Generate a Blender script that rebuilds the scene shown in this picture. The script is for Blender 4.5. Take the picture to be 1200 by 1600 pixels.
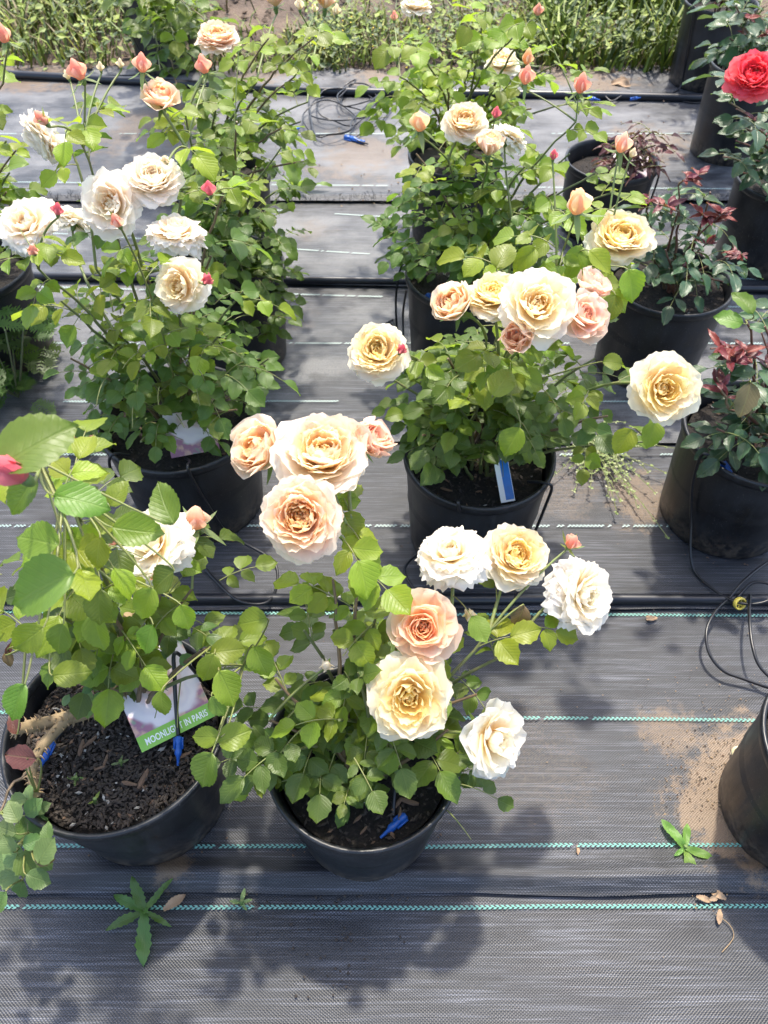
import bpy, math, random
from mathutils import Vector, Matrix, noise

R = random.Random(7)
V = Vector
PI = math.pi
sc = bpy.context.scene
for o in list(bpy.data.objects):
    bpy.data.objects.remove(o)

# ------------------------------------------------------------------ camera, sky, sun, exposure
F, H, TH = 1202.0, 1.41, math.radians(50)
SN, CS = math.sin(TH), math.cos(TH)
cd = bpy.data.cameras.new('camera')
cam = bpy.data.objects.new('camera', cd)
sc.collection.objects.link(cam)
cam.location = (0, 0, H)
cam.rotation_euler = (PI / 2 - TH, 0, 0)
cd.sensor_fit = 'VERTICAL'
cd.sensor_height = 36
cd.lens = 36 * F / 1600
cd.clip_start, cd.clip_end = 0.02, 400
cd.dof.use_dof = True
cd.dof.focus_distance = 1.15
cd.dof.aperture_fstop = 9
sc.camera = cam

SUN_DIR = V((0.09, 0.45, 1.0)).normalized()          # towards the sun
EL = math.asin(SUN_DIR.z)
w = bpy.data.worlds.new('World')
sc.world = w
w.use_nodes = True
nt = w.node_tree
sky = nt.nodes.new('ShaderNodeTexSky')
sky.sky_type = 'NISHITA'
sky.sun_disc = False
sky.dust_density = 3.0
sky.ozone_density = 0.9
sky.sun_elevation = EL
sky.sun_rotation = math.atan2(SUN_DIR.x, SUN_DIR.y)
nt.links.new(sky.outputs[0], nt.nodes['Background'].inputs[0])
nt.nodes['Background'].inputs[1].default_value = 0.15
sd = bpy.data.lights.new('sun', 'SUN')
sun = bpy.data.objects.new('sun', sd)
sc.collection.objects.link(sun)
sd.energy = 2.0
sd.angle = math.radians(2.2)
sd.color = (1, 0.935, 0.81)
sun.rotation_euler = SUN_DIR.to_track_quat('Z', 'Y').to_euler()
sc.view_settings.view_transform = 'Standard'
sc.view_settings.look = 'None'
sc.view_settings.gamma = 1
sc.view_settings.use_curve_mapping = False
sc.view_settings.exposure = 1.75
sc.render.engine = 'CYCLES'
sc.cycles.max_bounces = 14
sc.cycles.diffuse_bounces = 8
sc.cycles.transmission_bounces = 10

# ------------------------------------------------------------------ helpers
col = sc.collection


def at_z(px, py, z=0.0):
    v = (py - 800) / F
    Z = (H - z) / (SN + v * CS)
    return V(((px - 600) / F * Z, Z * (CS - v * SN), z))


def at_d(px, py, Z):
    v = (py - 800) / F
    return V(((px - 600) / F * Z, Z * (CS - v * SN), H - Z * (SN + v * CS)))


def project(p):
    d = V(p) - V((0, 0, H))
    Z = max(1e-3, d.y * CS - d.z * SN)
    return Z, 600 + F * d.x / Z, 800 - F * (d.y * SN + d.z * CS) / Z


class MB:
    """collects verts / faces / uvs and builds one mesh"""
    def __init__(s):
        s.v, s.f, s.m, s.uv = [], [], [], {}

    def grid(s, rows, mat=0, closed=False, uvs=None):
        b = len(s.v)
        n = len(rows[0])
        for i, r in enumerate(rows):
            for j, p in enumerate(r):
                if uvs:
                    s.uv[len(s.v)] = uvs[i][j]
                s.v.append(tuple(p))
        for i in range(len(rows) - 1):
            for j in range(n if closed else n - 1):
                k = (j + 1) % n
                s.f.append((b + i * n + j, b + i * n + k, b + (i + 1) * n + k, b + (i + 1) * n + j))
                s.m.append(mat)

    def poly(s, pts, mat=0):
        b = len(s.v)
        s.v += [tuple(p) for p in pts]
        s.f.append(tuple(range(b, b + len(pts))))
        s.m.append(mat)

    def tube(s, pts, rad, n=6, mat=0, cap=True):
        pts = [V(p) for p in pts]
        rads = rad if isinstance(rad, (list, tuple)) else [rad] * len(pts)
        rows = []
        up = V((0.13, 0.21, 0.97))
        for i, p in enumerate(pts):
            t = (pts[min(i + 1, len(pts) - 1)] - pts[max(i - 1, 0)])
            if t.length < 1e-9:
                t = V((0, 0, 1))
            t.normalize()
            a = up - t * up.dot(t)
            if a.length < 1e-3:
                a = V((1, 0, 0)) - t * t.x
            a.normalize()
            up = a
            bb = t.cross(a)
            rows.append([p + (a * math.cos(2 * PI * k / n) + bb * math.sin(2 * PI * k / n)) * rads[i] for k in range(n)])
        s.grid(rows, mat, closed=True)
        if cap:
            s.poly(list(reversed(rows[0])), mat)
            s.poly(rows[-1], mat)

    def lathe(s, prof, n=32, mat=0, c=(0, 0, 0)):
        c = V(c)
        s.grid([[c + V((r * math.cos(2 * PI * k / n), r * math.sin(2 * PI * k / n), z)) for k in range(n)] for r, z in prof], mat, closed=True)

    def box(s, M, sx, sy, sz, mat=0):
        q = [M @ V((x * sx / 2, y * sy / 2, z * sz / 2)) for z in (-1, 1) for y in (-1, 1) for x in (-1, 1)]
        b = len(s.v)
        s.v += [tuple(p) for p in q]
        for f in ((0, 2, 3, 1), (4, 5, 7, 6), (0, 1, 5, 4), (2, 6, 7, 3), (0, 4, 6, 2), (1, 3, 7, 5)):
            s.f.append(tuple(b + i for i in f))
            s.m.append(mat)

    def mesh(s, name, mats, smooth=True):
        me = bpy.data.meshes.new(name)
        me.from_pydata(s.v, [], s.f)
        for m in (mats if isinstance(mats, (list, tuple)) else [mats]):
            me.materials.append(m)
        if any(s.m):
            me.polygons.foreach_set('material_index', s.m)
        if s.uv:
            l = me.uv_layers.new(name='UVMap')
            for lp in me.loops:
                l.data[lp.index].uv = s.uv.get(lp.vertex_index, (0, 0))
        me.polygons.foreach_set('use_smooth', [smooth] * len(me.polygons))
        me.update()
        return me


def ob(name, me, parent=None, M=None, color=None, kind=None, label=None):
    o = bpy.data.objects.new(name, me)
    col.objects.link(o)
    if parent:
        o.parent = parent
    if M is not None:
        o.matrix_basis = M
    if color is not None:
        o.color = (color[0], color[1], color[2], 1)
    if kind:
        o['kind'] = kind
    if label:
        o['label'] = label
    return o


def tag(o, label, cat, group=None, kind=None):
    o['label'] = label
    o['category'] = cat
    if group:
        o['group'] = group
    if kind:
        o['kind'] = kind
    return o


def empty(name, loc):
    o = bpy.data.objects.new(name, None)
    col.objects.link(o)
    o.empty_display_size = 0.05
    o.location = loc
    return o


def frame(loc, fwd, up, s=1.0):
    y = V(fwd).normalized()
    x = y.cross(V(up))
    if x.length < 1e-4:
        x = y.cross(V((0.3, 0.8, 0.5)))
    x.normalize()
    z = x.cross(y)
    sx, sy, sz = (s, s, s) if not isinstance(s, (tuple, list)) else s
    return Matrix(((x.x * sx, y.x * sy, z.x * sz, loc[0]), (x.y * sx, y.y * sy, z.y * sz, loc[1]), (x.z * sx, y.z * sy, z.z * sz, loc[2]), (0, 0, 0, 1)))


def smooth_path(pts, k=6):
    pts = [V(p) for p in pts]
    out = []
    for i in range(len(pts) - 1):
        p0, p1, p2, p3 = pts[max(i - 1, 0)], pts[i], pts[i + 1], pts[min(i + 2, len(pts) - 1)]
        for j in range(k):
            t = j / k
            out.append(0.5 * ((2 * p1) + (p2 - p0) * t + (2 * p0 - 5 * p1 + 4 * p2 - p3) * t * t + (3 * p1 - p0 - 3 * p2 + p3) * t ** 3))
    out.append(pts[-1])
    return out


def bez(a, b, c, n):
    return [a * (1 - t) ** 2 + b * 2 * t * (1 - t) + c * t * t for t in [i / n for i in range(n + 1)]]


# ------------------------------------------------------------------ materials
class NT:
    def __init__(s, name):
        s.mat = bpy.data.materials.new(name)
        s.mat.use_nodes = True
        s.t = s.mat.node_tree
        s.b = s.t.nodes['Principled BSDF']
        s.out = s.t.nodes['Material Output']

    def n(s, typ, **kw):
        x = s.t.nodes.new('ShaderNode' + typ)
        for k, v in kw.items():
            setattr(x, k, v)
        return x

    def l(s, a, b):
        s.t.links.new(a, b)

    def val(s, sock, v):
        if hasattr(v, 'is_output'):
            s.l(v, sock)
        else:
            sock.default_value = v

    def math(s, op, a, b=0.0, c=None, clamp=False):
        x = s.n('Math', operation=op, use_clamp=clamp)
        s.val(x.inputs[0], a)
        s.val(x.inputs[1], b)
        if c is not None:
            s.val(x.inputs[2], c)
        return x.outputs[0]

    def mix(s, f, a, b, blend='MIX'):
        x = s.n('Mix', data_type='RGBA', blend_type=blend)
        s.val(x.inputs['Factor'], f)
        for nm, v in (('A', a), ('B', b)):
            sk = [q for q in x.inputs if q.name == nm and q.type == 'RGBA'][0]
            if isinstance(v, (tuple, list)):
                v = (v[0], v[1], v[2], 1)
            s.val(sk, v)
        return [q for q in x.outputs if q.type == 'RGBA'][0]

    def noise(s, vec, scale, detail=3, rough=0.55):
        x = s.n('TexNoise')
        if vec is not None:
            s.l(vec, x.inputs['Vector'])
        x.inputs['Scale'].default_value = scale
        x.inputs['Detail'].default_value = detail
        x.inputs['Roughness'].default_value = rough
        return x.outputs[0]

    def ramp(s, f, lo, hi):
        x = s.n('MapRange')
        x.interpolation_type = 'SMOOTHSTEP'
        s.l(f, x.inputs[0])
        x.inputs[1].default_value = lo
        x.inputs[2].default_value = hi
        return x.outputs[0]

    def scalevec(s, vec, sc_):
        x = s.n('Mapping')
        s.l(vec, x.inputs[0])
        x.inputs['Scale'].default_value = sc_
        return x.outputs[0]

    def bump(s, h, strength, dist):
        x = s.n('Bump')
        x.inputs['Strength'].default_value = strength
        x.inputs['Distance'].default_value = dist
        s.l(h, x.inputs['Height'])
        s.l(x.outputs[0], s.b.inputs['Normal'])
        return x.outputs[0]

    def set(s, **kw):
        for k, v in kw.items():
            sk = s.b.inputs[k.replace('_', ' ')]
            if isinstance(v, (tuple, list)) and len(v) == 3:
                v = (*v, 1)
            s.val(sk, v)


def plain(name, c, rough=0.5, nscale=40, var=0.3, spec=0.5):
    m = NT(name)
    co = m.n('TexCoord').outputs['Object']
    f = m.noise(co, nscale, 4)
    lo = tuple(x * (1 - var) for x in c)
    hi = tuple(min(1, x * (1 + var)) for x in c)
    m.set(Base_Color=m.mix(f, lo, hi), Roughness=rough)
    m.b.inputs['Specular IOR Level'].default_value = spec
    return m.mat


def leaf_material(name, gloss, trans):
    m = NT(name)
    uv = m.n('TexCoord').outputs['UV']
    sp = m.n('SeparateXYZ')
    m.l(uv, sp.inputs[0])
    u = m.math('ABSOLUTE', m.math('SUBTRACT', sp.outputs[0], 0.5))
    v = sp.outputs[1]
    mid = m.math('SUBTRACT', 1.0, m.ramp(u, 0.012, 0.04))
    ph = m.math('SUBTRACT', m.math('MULTIPLY', v, 52.0), m.math('MULTIPLY', u, 46.0))
    sw = m.math('POWER', m.math('MULTIPLY_ADD', m.math('SINE', ph), 0.5, 0.5), 6.0)
    vein = m.math('MAXIMUM', m.math('MULTIPLY', sw, 0.36), mid)
    oi = m.n('ObjectInfo')
    co = m.n('TexCoord').outputs['Object']
    pn = m.noise(uv, 5.0, 3)
    hs = m.n('HueSaturation')
    m.val(hs.inputs['Hue'], m.math('MULTIPLY_ADD', oi.outputs['Random'], 0.030, 0.490))
    m.val(hs.inputs['Value'], m.math('ADD', m.math('MULTIPLY_ADD', oi.outputs['Random'], 0.45, 0.80), m.math('MULTIPLY', pn, 0.25)))
    m.l(oi.outputs['Color'], hs.inputs['Color'])
    base = m.mix(m.math('MULTIPLY', vein, 0.22), hs.outputs[0], m.mix(0.4, hs.outputs[0], (0.30, 0.36, 0.12)))
    geo = m.n('NewGeometry')
    base = m.mix(m.math('MULTIPLY', geo.outputs['Backfacing'], 0.45), base, m.mix(0.5, base, (0.22, 0.28, 0.17)))
    # a few insect spots and browned tips
    nb = m.noise(uv, 14.0, 2)
    spots = m.math('MULTIPLY', m.ramp(nb, 0.70, 0.76), m.math('GREATER_THAN', oi.outputs['Random'], 0.72))
    base = m.mix(m.math('MULTIPLY', spots, 0.7), base, (0.16, 0.10, 0.04))
    m.set(Base_Color=base, Roughness=m.math('MULTIPLY_ADD', pn, 0.2, gloss))
    m.b.inputs['Specular IOR Level'].default_value = 0.42
    h = m.math('ADD', m.math('MULTIPLY', vein, -1.0), m.math('MULTIPLY', pn, 0.6))
    bn = m.bump(h, 0.42, 0.0014)
    tr = m.n('BsdfTranslucent')
    m.l(m.mix(1.0, base, (1.9, 2.0, 0.7), 'MULTIPLY'), tr.inputs[0])
    m.l(bn, tr.inputs['Normal'])
    mx = m.n('MixShader')
    mx.inputs[0].default_value = trans
    m.l(m.b.outputs[0], mx.inputs[1])
    m.l(tr.outputs[0], mx.inputs[2])
    m.l(mx.outputs[0], m.out.inputs[0])
    return m.mat


def petal_material():
    m = NT('petal')
    uv = m.n('TexCoord').outputs['UV']
    sp = m.n('SeparateXYZ')
    m.l(uv, sp.inputs[0])
    v = sp.outputs[1]
    oi = m.n('ObjectInfo')
    c = oi.outputs['Color']
    nz = m.noise(m.scalevec(uv, (9, 1.5, 1)), 2.2, 3)
    sc3 = m.n('SeparateColor')
    m.l(c, sc3.inputs[0])
    cg = m.math('MULTIPLY', m.math('SUBTRACT', sc3.outputs[1], 0.12), 1.0, None, True)
    base = m.mix(m.math('MULTIPLY', m.math('SUBTRACT', 1.0, m.ramp(v, 0.0, 0.7)), m.math('MULTIPLY', cg, 0.75)), c, (0.98, 0.78, 0.28))
    edge = m.ramp(m.math('ADD', v, m.math('MULTIPLY', nz, 0.25)), 0.72, 1.15)
    base = m.mix(m.math('MULTIPLY', edge, m.math('MULTIPLY', cg, 0.65)), base, m.mix(0.7, c, (0.92, 0.87, 0.80)))
    # brown nicks along a few old petals
    nb = m.noise(uv, 11.0, 2)
    nick = m.math('MULTIPLY', m.math('MULTIPLY', m.ramp(nb, 0.66, 0.73), m.ramp(v, 0.55, 0.9)), m.math('GREATER_THAN', oi.outputs['Random'], 0.80))
    base = m.mix(m.math('MULTIPLY', nick, 0.4), base, (0.42, 0.25, 0.10))
    m.set(Base_Color=base, Roughness=0.55)
    m.b.inputs['Specular IOR Level'].default_value = 0.25
    m.b.inputs['Sheen Weight'].default_value = 0.1
    h = m.noise(m.scalevec(uv, (16, 1.2, 1)), 3.0, 3)
    bn = m.bump(h, 0.35, 0.0012)
    tr = m.n('BsdfTranslucent')
    m.l(m.mix(1.0, base, (1.06, 1.01, 0.93), 'MULTIPLY'), tr.inputs[0])
    m.l(bn, tr.inputs['Normal'])
    mx = m.n('MixShader')
    mx.inputs[0].default_value = 0.58
    m.l(m.b.outputs[0], mx.inputs[1])
    m.l(tr.outputs[0], mx.inputs[2])
    m.l(mx.outputs[0], m.out.inputs[0])
    return m.mat


def pot_material():
    m = NT('black_pot_plastic')
    co = m.n('TexCoord').outputs['Object']
    sp = m.n('SeparateXYZ')
    m.l(co, sp.inputs[0])
    oi = m.n('ObjectInfo')
    n1 = m.noise(co, 9, 5, 0.6)
    n2 = m.noise(co, 330, 2, 0.6)
    wat = m.noise(m.scalevec(co, (38, 38, 2.5)), 1.0, 4, 0.6)
    film = m.math('ADD', m.math('MULTIPLY', m.ramp(n1, 0.40, 0.72), 0.7), m.math('MULTIPLY', m.ramp(wat, 0.52, 0.70), 0.5), None, True)
    speck = m.ramp(n2, 0.67, 0.72)
    low = m.math('SUBTRACT', 1.0, m.ramp(sp.outputs[2], 0.0, 0.10))      # splashed soil near the foot
    base = m.mix(m.math('MULTIPLY', film, 0.55), (0.0055, 0.006, 0.0075), (0.036, 0.038, 0.045))
    base = m.mix(m.math('MULTIPLY', speck, 0.45), base, (0.20, 0.19, 0.17))
    n3 = m.noise(co, 60, 4, 0.7)
    base = m.mix(m.math('MULTIPLY', m.math('MULTIPLY', low, m.ramp(n3, 0.35, 0.65)), 0.8), base, (0.12, 0.092, 0.068))
    sc_ = m.noise(m.scalevec(co, (60, 60, 3)), 1.0, 3)
    m.set(Base_Color=base, Roughness=m.math('ADD', m.math('MULTIPLY', film, 0.22), m.math('MULTIPLY_ADD', sc_, 0.15, 0.30)))
    h = m.math('ADD', m.math('MULTIPLY', n3, 0.5), m.math('MULTIPLY', n2, 0.5))
    m.bump(h, 0.18, 0.001)
    return m.mat


def soil_material():
    m = NT('potting_soil')
    co = m.n('TexCoord').outputs['Object']
    n1 = m.noise(co, 160, 5, 0.7)
    n2 = m.noise(co, 25, 3)
    base = m.mix(m.ramp(n1, 0.35, 0.75), (0.005, 0.004, 0.003), (0.028, 0.020, 0.015))
    base = m.mix(m.math('MULTIPLY', m.ramp(n2, 0.5, 0.7), 0.4), base, (0.03, 0.02, 0.014))
    m.set(Base_Color=base, Roughness=0.92)
    m.bump(n1, 0.9, 0.006)
    return m.mat


def fabric_material(dust_sheen_level, name):
    m = NT(name)
    co = m.n('TexCoord').outputs['Object']
    sp = m.n('SeparateXYZ')
    m.l(co, sp.inputs[0])
    x, y = sp.outputs[0], sp.outputs[1]
    kx, ky = 2 * PI / 0.0056, 2 * PI / 0.0046
    wig = m.math('MULTIPLY', m.noise(m.scalevec(co, (6, 14, 1)), 1.0, 3), 0.012)
    yy = m.math('ADD', y, wig)
    wv = m.math('MULTIPLY', m.math('SINE', m.math('MULTIPLY', x, kx)), m.math('SINE', m.math('MULTIPLY', yy, ky)))
    rib = m.math('MULTIPLY_ADD', m.math('SINE', m.math('MULTIPLY', yy, ky * 2)), 0.5, 0.5)
    glint = m.noise(m.scalevec(co, (5.0, 230, 1)), 1.0, 4, 0.75)
    streak2 = m.noise(m.scalevec(co, (3.0, 38, 1)), 1.0, 4, 0.65)
    base = m.mix(m.math('MULTIPLY', m.ramp(wv, -0.5, 0.8), m.math('MULTIPLY_ADD', m.noise(m.scalevec(co, (8, 30, 1)), 1.0, 3), 1.3, 0.05), None, True), (0.0085, 0.0092, 0.0110), (0.040, 0.0425, 0.050))
    base = m.mix(m.ramp(glint, 0.46, 0.70), base, m.mix(1.0, m.mix(1.0, base, (4.2, 4.2, 4.3), 'MULTIPLY'), (0.01, 0.01, 0.011), 'ADD'))  # silvery glints of the threads, painted into the colour
    base = m.mix(m.math('MULTIPLY', m.ramp(streak2, 0.55, 0.72), 0.75), base, (0.013, 0.0135, 0.015))
    # pale dust film plus painted far sheen, and tan soil washed onto the cloth
    d1 = m.noise(m.scalevec(co, (1.0, 1.7, 1)), 3.2, 6, 0.62)
    d2 = m.noise(co, 240, 3, 0.7)
    film = m.math('MULTIPLY', m.ramp(d1, 0.38, 0.66), m.math('MULTIPLY_ADD', d2, 0.9, 0.15))
    base = m.mix(m.math('MULTIPLY', film, 0.16 + dust_sheen_level), base, (0.165, 0.166, 0.170) if dust_sheen_level < .1 else (0.235, 0.235, 0.235))
    dk = m.noise(m.scalevec(co, (1.0, 1.6, 1)), 7.0, 4, 0.6)
    base = m.mix(m.math('MULTIPLY', m.ramp(dk, 0.56, 0.70), 0.45), base, (0.006, 0.006, 0.007))
    dn = m.noise(co, 28, 5, 0.65)
    tot = None
    for (cx, cy, rr, st) in DUST:
        vd = m.n('VectorMath', operation='DISTANCE')
        m.l(m.scalevec(co, (1, 1, 0)), vd.inputs[0])
        vd.inputs[1].default_value = (cx, cy, 0)
        q = m.math('ADD', m.math('DIVIDE', vd.outputs['Value'], rr), m.math('MULTIPLY_ADD', d1, 1.6, -0.8))
        q = m.math('ADD', q, m.math('MULTIPLY_ADD', dn, 1.3, -0.62))
        q = m.math('MULTIPLY', m.math('SUBTRACT', 1.0, m.ramp(q, 0.40, 0.95)), st)
        tot = q if tot is None else m.math('MAXIMUM', tot, q)
    grit = m.math('MULTIPLY', tot, m.ramp(m.math('ADD', d2, m.math('MULTIPLY', tot, 0.35)), 0.45, 0.75))
    base = m.mix(m.math('MINIMUM', m.math('MULTIPLY', grit, 1.15), 0.92), base, m.mix(m.noise(co, 500, 2), (0.090, 0.062, 0.039), (0.235, 0.165, 0.105)))
    m.set(Base_Color=base, Roughness=m.math('MULTIPLY_ADD', film, 0.25, 0.42))
    m.b.inputs['Specular IOR Level'].default_value = 0.40
    h = m.math('ADD', m.math('MULTIPLY', wv, 0.35), m.math('ADD', m.math('MULTIPLY', rib, 0.25), m.math('ADD', m.math('MULTIPLY', streak2, 1.8), m.math('MULTIPLY', m.noise(m.scalevec(co, (1.2, 9, 1)), 1.0, 3), 7.0))))
    m.bump(h, 0.5, 0.0016)
    return m.mat


def ground_material():
    m = NT('bare_soil')
    co = m.n('TexCoord').outputs['Object']
    n1 = m.noise(co, 2.2, 6, 0.6)
    n2 = m.noise(co, 45, 5, 0.7)
    base = m.mix(m.ramp(n1, 0.4, 0.65), (0.060, 0.040, 0.027), (0.135, 0.094, 0.064))
    base = m.mix(m.math('MULTIPLY', m.ramp(n2, 0.5, 0.7), 0.5), base, (0.22, 0.165, 0.115))
    m.set(Base_Color=base, Roughness=0.95)
    m.bump(m.math('ADD', n2, n1), 0.8, 0.02)
    return m.mat


def stem_material():
    m = NT('cane_bark')
    co = m.n('TexCoord').outputs['Object']
    sp = m.n('SeparateXYZ')
    m.l(co, sp.inputs[0])
    n1 = m.noise(co, 60, 4)
    oi = m.n('ObjectInfo')
    base = m.mix(m.ramp(n1, 0.3, 0.8), oi.outputs['Color'], m.mix(0.5, oi.outputs['Color'], (0.20, 0.14, 0.07)))
    m.set(Base_Color=base, Roughness=0.5)
    m.bump(n1, 0.3, 0.001)
    return m.mat


def print_material():
    m = NT('tag_rose_print')
    co = m.n('TexCoord').outputs['Object']
    vd = m.n('VectorMath', operation='DISTANCE')
    nz = m.n('TexNoise')
    nz.inputs['Scale'].default_value = 22
    m.l(co, nz.inputs['Vector'])
    q = m.n('VectorMath', operation='MULTIPLY_ADD')
    m.l(nz.outputs['Color'], q.inputs[0])
    q.inputs[1].default_value = (0.04, 0.04, 0)
    m.l(co, q.inputs[2])
    m.l(q.outputs[0], vd.inputs[0])
    vd.inputs[1].default_value = (0.082, 0.107, 0)
    rings = m.math('MULTIPLY_ADD', m.math('SINE', m.math('MULTIPLY', vd.outputs['Value'], 480.0)), 0.5, 0.5)
    inner = m.ramp(vd.outputs['Value'], 0.0, 0.055)
    c1 = m.mix(inner, (0.78, 0.36, 0.22), (0.74, 0.66, 0.70))
    c1 = m.mix(m.math('MULTIPLY', rings, 0.5), c1, (0.82, 0.74, 0.74))
    n2 = m.noise(co, 45, 3)
    bg = m.mix(m.ramp(n2, 0.45, 0.6), (0.36, 0.16, 0.24), (0.62, 0.38, 0.30))
    bg = m.mix(m.ramp(m.noise(co, 30, 2), 0.55, 0.65), bg, (0.25, 0.34, 0.25))
    m.set(Base_Color=m.mix(m.ramp(vd.outputs['Value'], 0.060, 0.068), c1, bg), Roughness=0.5)
    return m.mat


# dust patches in world x, y, radius, strength
DUST = [(0.64, 0.49, 0.18, 1.0), (0.54, 0.62, 0.10, 0.6), (0.62, 1.22, 0.13, 0.65), (-0.36, 0.38, 0.05, 0.8), (0.30, 0.55, 0.18, 0.22),
        (-0.10, 2.95, 0.26, 0.55), (0.0, 3.82, 0.25, 0.7), (0.9, 3.82, 0.35, 0.7), (-1.6, 3.80, 0.35, 0.7), (-0.6, 3.80, 0.3, 0.6), (0.15, 2.36, 0.11, 0.6), (1.05, 3.10, 0.25, 0.6), (-0.9, 3.2, 0.35, 0.55), (0.75, 2.75, 0.2, 0.5), (-0.25, 2.45, 0.12, 0.35), (-0.3, 1.95, 0.12, 0.25), (0.45, 1.25, 0.12, 0.35)]

M = {}
M['leaf'] = leaf_material('rose_leaf', 0.32, 0.42)
M['gloss'] = leaf_material('glossy_leaf', 0.26, 0.22)
M['petal'] = petal_material()
M['pot'] = pot_material()
M['soil'] = soil_material()
M['cloth'] = fabric_material(0.03, 'woven_weed_cloth')
M['cloth_far'] = fabric_material(0.72, 'dust_and_sheen_cloth')  # far strips: sheen put into the colour along with the dust
M['ground'] = ground_material()
M['stem'] = stem_material()
M['print'] = print_material()
M['stripe'] = plain('teal_marker_thread', (0.12, 0.31, 0.255), 0.5, 300, 0.35)
M['stripe_far'] = plain('faded_marker_thread', (0.26, 0.35, 0.33), 0.5, 300, 0.3)
M['pipe'] = plain('black_poly_pipe', (0.012, 0.013, 0.017), 0.32, 30, 0.5)
M['tube'] = plain('black_drip_tube', (0.010, 0.010, 0.012), 0.34, 60, 0.4)
M['blue'] = plain('blue_plastic', (0.012, 0.085, 0.36), 0.35, 60, 0.15)
M['green_print'] = plain('tag_green_band', (0.24, 0.50, 0.07), 0.25, 20, 0.08)
M['white_print'] = plain('tag_white_print', (0.85, 0.87, 0.82), 0.3, 20, 0.04)
M['blue_print'] = plain('tag_blue_print', (0.02, 0.16, 0.50), 0.25, 60, 0.3)
M['purple_print'] = plain('tag_dark_print', (0.10, 0.03, 0.10), 0.2, 30, 0.6)
M['calyx'] = plain('green_calyx', (0.11, 0.17, 0.045), 0.5, 90, 0.3)
M['stamen'] = plain('golden_stamens', (0.62, 0.33, 0.04), 0.6, 200, 0.4)
M['bark'] = plain('bark_chip', (0.13, 0.08, 0.05), 0.9, 80, 0.5)
M['crumb'] = plain('soil_pellets', (0.044, 0.034, 0.027), 0.9, 120, 0.9)
M['perlite'] = plain('perlite_grains', (0.32, 0.30, 0.27), 0.9, 90, 0.3)
M['gnarl'] = plain('gnarled_rose_bark', (0.24, 0.17, 0.09), 0.8, 60, 0.5)
M['thorn'] = plain('pale_thorns', (0.25, 0.17, 0.09), 0.6, 90, 0.3)
M['dry'] = plain('dry_leaf', (0.30, 0.20, 0.12), 0.8, 60, 0.4)
M['cream_plastic'] = plain('cream_plastic', (0.62, 0.56, 0.34), 0.45, 60, 0.15)
M['yellow_plastic'] = plain('yellow_plastic', (0.62, 0.50, 0.08), 0.4, 60, 0.2)
M['grass'] = plain('grass_blades', (0.115, 0.165, 0.010), 0.6, 3, 0.5)
M['grass_dry'] = plain('dry_grass', (0.15, 0.115, 0.05), 0.7, 3, 0.4)
M['flower_dot'] = plain('tiny_yellow_petals', (0.75, 0.55, 0.04), 0.6, 30, 0.2)

# ------------------------------------------------------------------ setting: soil, weed cloth, pipes
b = MB()
NX, NY = 90, 70
rows = []
for j in range(NY + 1):
    yv = -3 + 203 * (j / NY) ** 3 if j < NY else 200
    row = []
    for i in range(NX + 1):
        t = i / NX * 2 - 1
        xv = 8 * t + 150 * t ** 5
        z = -0.02
        if yv > 3.75:
            z += 0.05 * noise.noise(V((xv * 1.3, yv * 1.3, 0))) * min(1, (yv - 3.75) * 2) + 0.02
        row.append((xv, yv, z))
    rows.append(row)
b.grid(rows)
ob('soil_ground', b.mesh('soil_ground', M['ground']), kind='structure')


def gy(py):
    return at_z(600, py).y


def cloth(y0, y1, z0, z1, mat, ridge=None, slope=0.0, step=0.02, fray=0.0):
    """one strip of woven weed cloth; its near edge lies on the strip before it"""
    m = MB()
    ys = []
    y = y0
    while y < y1 - 1e-6:
        ys.append(y)
        y += 0.005 if ridge and y < y0 + 0.07 else step
    ys.append(y1)
    xs = [-2.6 + 0.04 * i for i in range(131)]
    rows = []
    for y in ys:
        t = (y - y0) / (y1 - y0)
        r = []
        for x in xs:
            z = z0 + (z1 - z0) * t
            z += 0.0032 * noise.noise(V((x * 2.2, y * 14, z0 * 90))) + 0.0014 * noise.noise(V((x * 9, y * 9, 3)))
            if ridge:
                d = (y - y0 - 0.030) / ridge[1]
                z += ridge[0] * math.exp(-d * d) * (0.85 + 0.3 * noise.noise(V((x * 3, 1, y0))))
            yy = y + slope * x * (1 - t * 0.2) + (0.006 * noise.noise(V((x * 4, y0, 0))) if t < 0.2 else 0)
            r.append((x, yy, z))
        rows.append(r)
    m.grid(rows)
    o = ob('weed_cloth', m.mesh('weed_cloth', mat), kind='structure')
    return o


def stripe(parent, y, z, far=False, slope=0.0, x0=-1.9, x1=1.9):
    """two rows of slanted stitches of the coloured marker thread"""
    m = MB()
    p = 0.0085
    rr = random.Random(int(y * 1000))
    n = int((x1 - x0) / p)
    for i in range(n):
        x = x0 + i * p
        if noise.noise(V((x * 7, y * 3, 0))) < (-0.62 if not far else -0.18) or rr.random() < (0.02 if not far else 0.10):
            continue
        z_up = 0.0012
        yo = y + slope * x + 0.003 * noise.noise(V((x * 3, y, 2)))
        zz = z + z_up
        for k, s in ((0, 1), (1, -1)):
            a, c = yo + (k - 1) * 0.0032, yo + k * 0.0032
            sh = 0.0032 * s
            w_ = 0.0046
            m.poly([(x + k * p / 2 - sh / 2, a, zz), (x + k * p / 2 + w_ - sh / 2, a, zz), (x + k * p / 2 + w_ + sh / 2, c, zz + 0.0006), (x + k * p / 2 + sh / 2, c, zz + 0.0006)])
    o = ob('marker_thread', m.mesh('marker_thread', M['stripe_far' if far else 'stripe'], smooth=False), parent, kind='stuff')
    return o


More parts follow.
